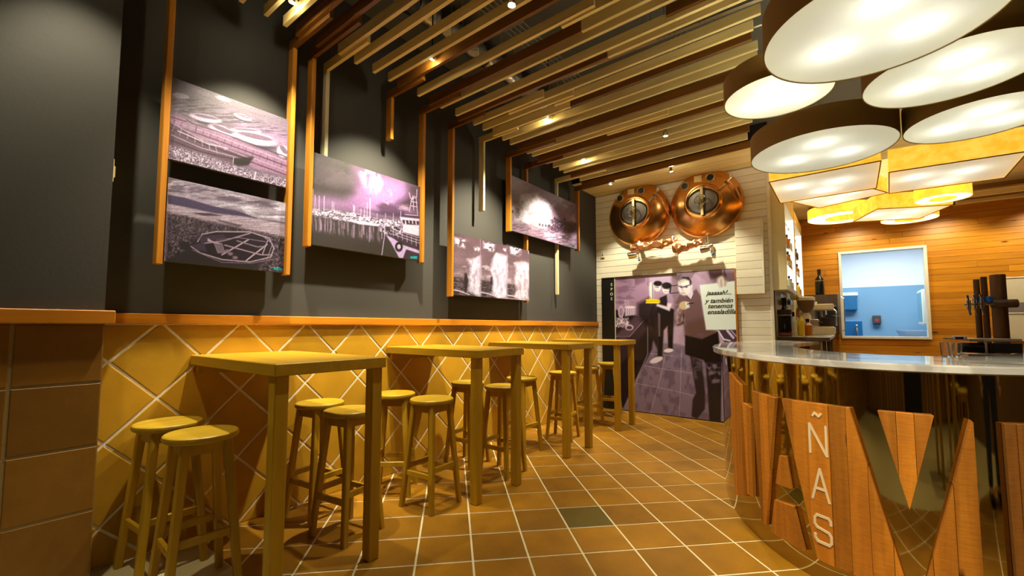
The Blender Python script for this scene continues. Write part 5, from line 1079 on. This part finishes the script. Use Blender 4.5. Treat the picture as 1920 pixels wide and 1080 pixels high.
P = at(1733, 575, 1, 12.0); cm = thing('framed_mirror', 'tall framed mirror beside the basin on the far right wall', 'mirror', (P[0], 12.0, P[2])); MB().bbox((-.03, 0, -.35), (.06, .7, .35), .01).build('frame', M_wf, cm); MB().bbox((-.034, .05, -.30), (-.03, .65, .30), .001).build('glass', plain('teal_mirror', (.1, .35, .4), .08), cm)
# board on the pine wall
bd = thing('wall_board', 'white board with a grey band on the pine wall behind the taps', 'board', (5.12, YW - .004, 1.05)); MB().bbox((0, -.03, 0), (1.2, 0, .98), .004).build('panel', plain('board_white', (.72, .66, .48), .5), bd); MB().bbox((.02, -.034, .44), (1.18, -.03, .59), .001).build('band', plain('board_grey', (.22, .19, .19), .5), bd); MB().bbox((0, -.04, .965), (1.2, -.03, .985), .002).build('top_edge', M_wf, bd); MB().bbox((0, -.04, .42), (1.2, -.03, .435), .002).build('ledge', M_wf, bd)

# ---- beer taps, tray and glasses behind the bar front
tc_ = thing('inner_counter', 'low steel service counter inside the curved bar', 'counter', (3.78, 4.0, 0))
centred('top', (0, 0, .985), (.32, 1.0, 1.02), M_steel, tc_); centred('cabinet', (.02, .02, .001), (.30, .98, .985), M_gr, tc_)
tt = thing('beer_tower', 'dark wooden beer tower of three round posts with chrome taps', 'beer tower', (3.95, 4.42, 1.0205))
for px, py, r, h in ((-.022, .03, .017, .585), (.012, .015, .017, .60), (.072, -.02, .039, .608)): MB().lathe([(0, 0), (r, 0), (r, h - .004), (r - .004, h), (0, h)], 24).build('post', M_tube, tt, True, loc=(px, py, 0))
MB().lathe([(0, 0), (.026, 0), (.028, .004), (.028, .121), (.024, .125), (0, .125)], 24, lambda x, y, z: (z, y, x)).build('cross_post', M_tube, tt, True, loc=(.02, -.085, .405))
for k in range(3):
    z = .405; tp = link('tap', MB().tube([(-.0, 0, 0), (-.075, -.01, 0)], .009, 10).tube([(-.055, -.008, .03), (-.055, -.008, -.03)], .012, 10).tube([(-.055, -.008, -.03), (-.05, -.01, -.075)], [.008, .006], 8).mesh('tap', M_chrome, True), tt, (-.025 + .028 * k, -.045 - .03 * k, z))
    MB().lathe([(0, -.022), (.014, -.018), (.017, 0), (.014, .018), (0, .022)], 14, lambda x, y, z: (x - .02, y - .01, z + .03)).build('tap_badge', M_blue, tp, True); MB().tube([(-.055, -.008, .03), (-.062, -.012, .065)], [.005, .008], 8).build('tap_lever', M_chrome, tp, True)
def tumbler(x, y): 
    tag(MB().lathe([(0, 0), (.024, 0), (.030, .075), (.027, .075), (.022, .006), (0, .006)], 20).build('tumbler', M_glassw, None, True, loc=(x, y, 1.1105)), 'small clear tumbler standing on the marble beside the steel tray', 'glass', 'tumblers on the marble')
P = at(1779, 669, 2, 1.11); tumbler(P[0], P[1] + .03); P = at(1794, 669, 2, 1.11); tumbler(P[0], P[1] + .03)
ft = thing('steel_tray_rack', 'two tier steel tray rack with a black roll inside before the taps', 'rack', (3.72, 4.03, 1.0))
def rk(nm, cx0, cy0, cx1, cy1, d, mat):          # box whose near face spans two photo corners at depth y
    a = at(1770 + cx0 / 12.8, 620 + cy0 / 12.8, 1, 4.03); b = at(1770 + cx1 / 12.8, 620 + cy1 / 12.8, 1, 4.03); o = Vector(ft.location)
    return MB().bbox((a[0] - o.x, 0, b[2] - o.z), (b[0] - o.x, d, a[2] - o.z), .002).build(nm, mat, ft)
rk('upper_tray', 585, 185, 1880, 275, .2, M_steel); rk('lower_tray', 580, 555, 1900, 650, .2, M_steel); rk('post', 985, 285, 1065, 550, .03, M_steel); rk('back_plate', 1100, 300, 1900, 545, .01, M_blackp)
a = at(1770 + 540 / 12.8, 620 + 410 / 12.8, 1, 4.05); o_ = Vector(ft.location)
MB().lathe([(0, 0), (.028, 0), (.033, .006), (.033, .15), (0, .15)], 24, lambda x, y, z: (z, y, x)).build('black_roll', M_blackp, ft, True, loc=(a[0] - o_.x - .02, .04, a[2] - o_.z))
a = at(1770 + 10 / 12.8, 620 + 200 / 12.8, 1, 4.01); b = at(1770 + 590 / 12.8, 620 + 225 / 12.8, 1, 4.01)
sp = thing('spatula', 'pale spatula with a white and violet handle lying on the tray rack', 'spatula', (b[0], 4.05, b[2] + .004)); dx = a[0] - b[0]
MB().bbox((dx, 0, -.002), (dx * .6, .03, .012), .001).build('blade', L_cream, sp); MB().bbox((dx * .6, 0, -.006), (0, .03, .02), .003).build('handle', M_wl, sp); MB().bbox((dx * .5, -.002, .0), (dx * .15, 0, .016), .0005).build('grip_inlay', plain('violet', (.06, .02, .09), .4), sp)

# added fill lamp with no known fitting, brightening the bottles and machine
fixture((2.95, 8.0, 3.2), (2.7, 8.1, 1.1), SP * .9, 'small added fill light over the espresso machine', 90, .6, top=3.32)

# ================================================================== PERSON (seen only in the mirror of the bar)
def skin(name, V, E, Rd, mat, parent, sub=2):
    me = bpy.data.meshes.new(name); me.from_pydata(V, E, []); me.update(); o = bpy.data.objects.new(name, me); COL.objects.link(o)
    mod = o.modifiers.new('skin', 'SKIN'); mod.use_smooth_shade = True; sv = me.skin_vertices[0].data
    for i, r in enumerate(Rd): sv[i].radius = r if isinstance(r, tuple) else (r, r)
    sv[0].use_root = True
    ss = o.modifiers.new('s', 'SUBSURF'); ss.levels = sub; ss.render_levels = sub
    bpy.context.view_layer.update(); m2 = bpy.data.meshes.new_from_object(o.evaluated_get(bpy.context.evaluated_depsgraph_get()))
    bpy.data.objects.remove(o); m2.materials.clear(); m2.materials.append(mat); m2.name = name
    for p in m2.polygons: p.use_smooth = True
    return link(name, m2, parent)
pr = thing('person', 'person in blue jeans and dark jacket standing behind the viewer, reflected in the bar', 'person', (5.25, 1.3, 0), math.radians(35))
M_skin = plain('skin', (.55, .33, .22), .5); M_jean = plain('denim', (.03, .055, .13), .8, bump=.2, bscale=120); M_jack = plain('jacket', (.02, .02, .024), .7, bump=.1, bscale=40); M_hair = plain('hair', (.02, .014, .01), .6); M_shoe = plain('shoe', (.012, .012, .012), .4)
V = [(0, 0, .98), (0, 0, 1.15), (0, -.01, 1.36), (0, -.01, 1.47), (0, 0, 1.55), (0, .02, 1.64), (0, .025, 1.73),
     (.09, 0, .93), (.10, .01, .52), (.105, -.02, .10), (.11, .11, .04), (-.09, 0, .93), (-.10, .01, .52), (-.105, -.02, .10), (-.11, .11, .04),
     (.19, -.01, 1.42), (.23, -.02, 1.14), (.21, .10, .92), (.205, .14, .86), (-.19, -.01, 1.42), (-.23, -.02, 1.14), (-.21, .10, .92), (-.205, .14, .86)]
E_ = [(0, 1), (1, 2), (2, 3), (3, 4), (4, 5), (5, 6), (0, 7), (7, 8), (8, 9), (9, 10), (0, 11), (11, 12), (12, 13), (13, 14), (2, 15), (15, 16), (16, 17), (17, 18), (2, 19), (19, 20), (20, 21), (21, 22)]
Rd = [(.14, .095), (.125, .085), (.15, .095), (.06, .055), (.05, .052), (.072, .092), (.062, .078), .085, .058, .038, .034, .085, .058, .038, .034, .052, .042, .028, .03, .052, .042, .028, .03]
body = skin('body', V, E_, Rd, M_skin, pr)
for sx in (1, -1):
    for k in range(5):
        b = Vector((sx * (.192 + .009 * k), .158 + .004 * k, .845)) if k else Vector((sx * .185, .15, .87))
        ln = (.045, .07, .075, .07, .055)[k]; m = MB().tube([b, b + Vector((0, .02, -ln * .5)), b + Vector((-sx * .006, .012, -ln))], [.0085, .008, .006], 8); m.build('finger', M_skin, pr, True)
skin('jeans', [(0, 0, 1.0), (.09, 0, .92), (.10, .01, .52), (.105, -.02, .08), (-.09, 0, .92), (-.10, .01, .52), (-.105, -.02, .08)], [(0, 1), (1, 2), (2, 3), (0, 4), (4, 5), (5, 6)], [(.155, .11), .098, .07, .06, .098, .07, .06], M_jean, pr)
skin('jacket', [(0, 0, 1.0), (0, 0, 1.15), (0, -.01, 1.37), (0, -.01, 1.45), (.19, -.01, 1.42), (.23, -.02, 1.14), (.212, .09, .94), (-.19, -.01, 1.42), (-.23, -.02, 1.14), (-.212, .09, .94)], [(0, 1), (1, 2), (2, 3), (2, 4), (4, 5), (5, 6), (2, 7), (7, 8), (8, 9)], [(.165, .12), (.15, .11), (.17, .115), (.08, .075), .068, .056, .042, .068, .056, .042], M_jack, pr)
MB().lathe([(0, .145), (.05, .135), (.078, .09), (.082, .03), (.07, -.03), (.055, -.04), (.06, .0), (0, .02)], 20, lambda x, y, z: (x * .95, y * 1.12 + (-.012), z + 1.665)).build('hair', M_hair, pr, True)
for sx in (1, -1):
    MB().lathe([(0, -.008), (.009, -.004), (.009, .004), (0, .008)], 10, lambda x, y, z, q=sx: (q * .028 + x, .108 + z * .3, 1.675 + y)).build('eye', M_hair, pr, True)
    MB().bbox((sx * .108 - .05, -.08, .001), (sx * .108 + .05, .19, .085), .03).build('shoe', M_shoe, pr)
MB().tube([(0, .105, 1.68), (0, .13, 1.645), (0, .108, 1.638)], [.008, .012, .008], 8).build('nose', M_skin, pr, True); MB().bbox((-.024, .098, 1.607), (.024, .108, 1.615), .002).build('mouth', plain('lips', (.4, .16, .13), .5), pr)

cbl = thing('power_cable', 'white cable looping from the slat ends up beside the small drum lamp', 'cable', (2.70, 3.44, 3.42))
MB().tube([(-.06, 0, .02), (.0, -.02, -.02), (.06, -.06, -.045), (.16, -.03, -.03), (.2, .0, .05), (.21, .01, .2), (.21, .01, .53)], .007, 8).build('sheath', plain('white_cable', (.7, .68, .55), .5), cbl, True)
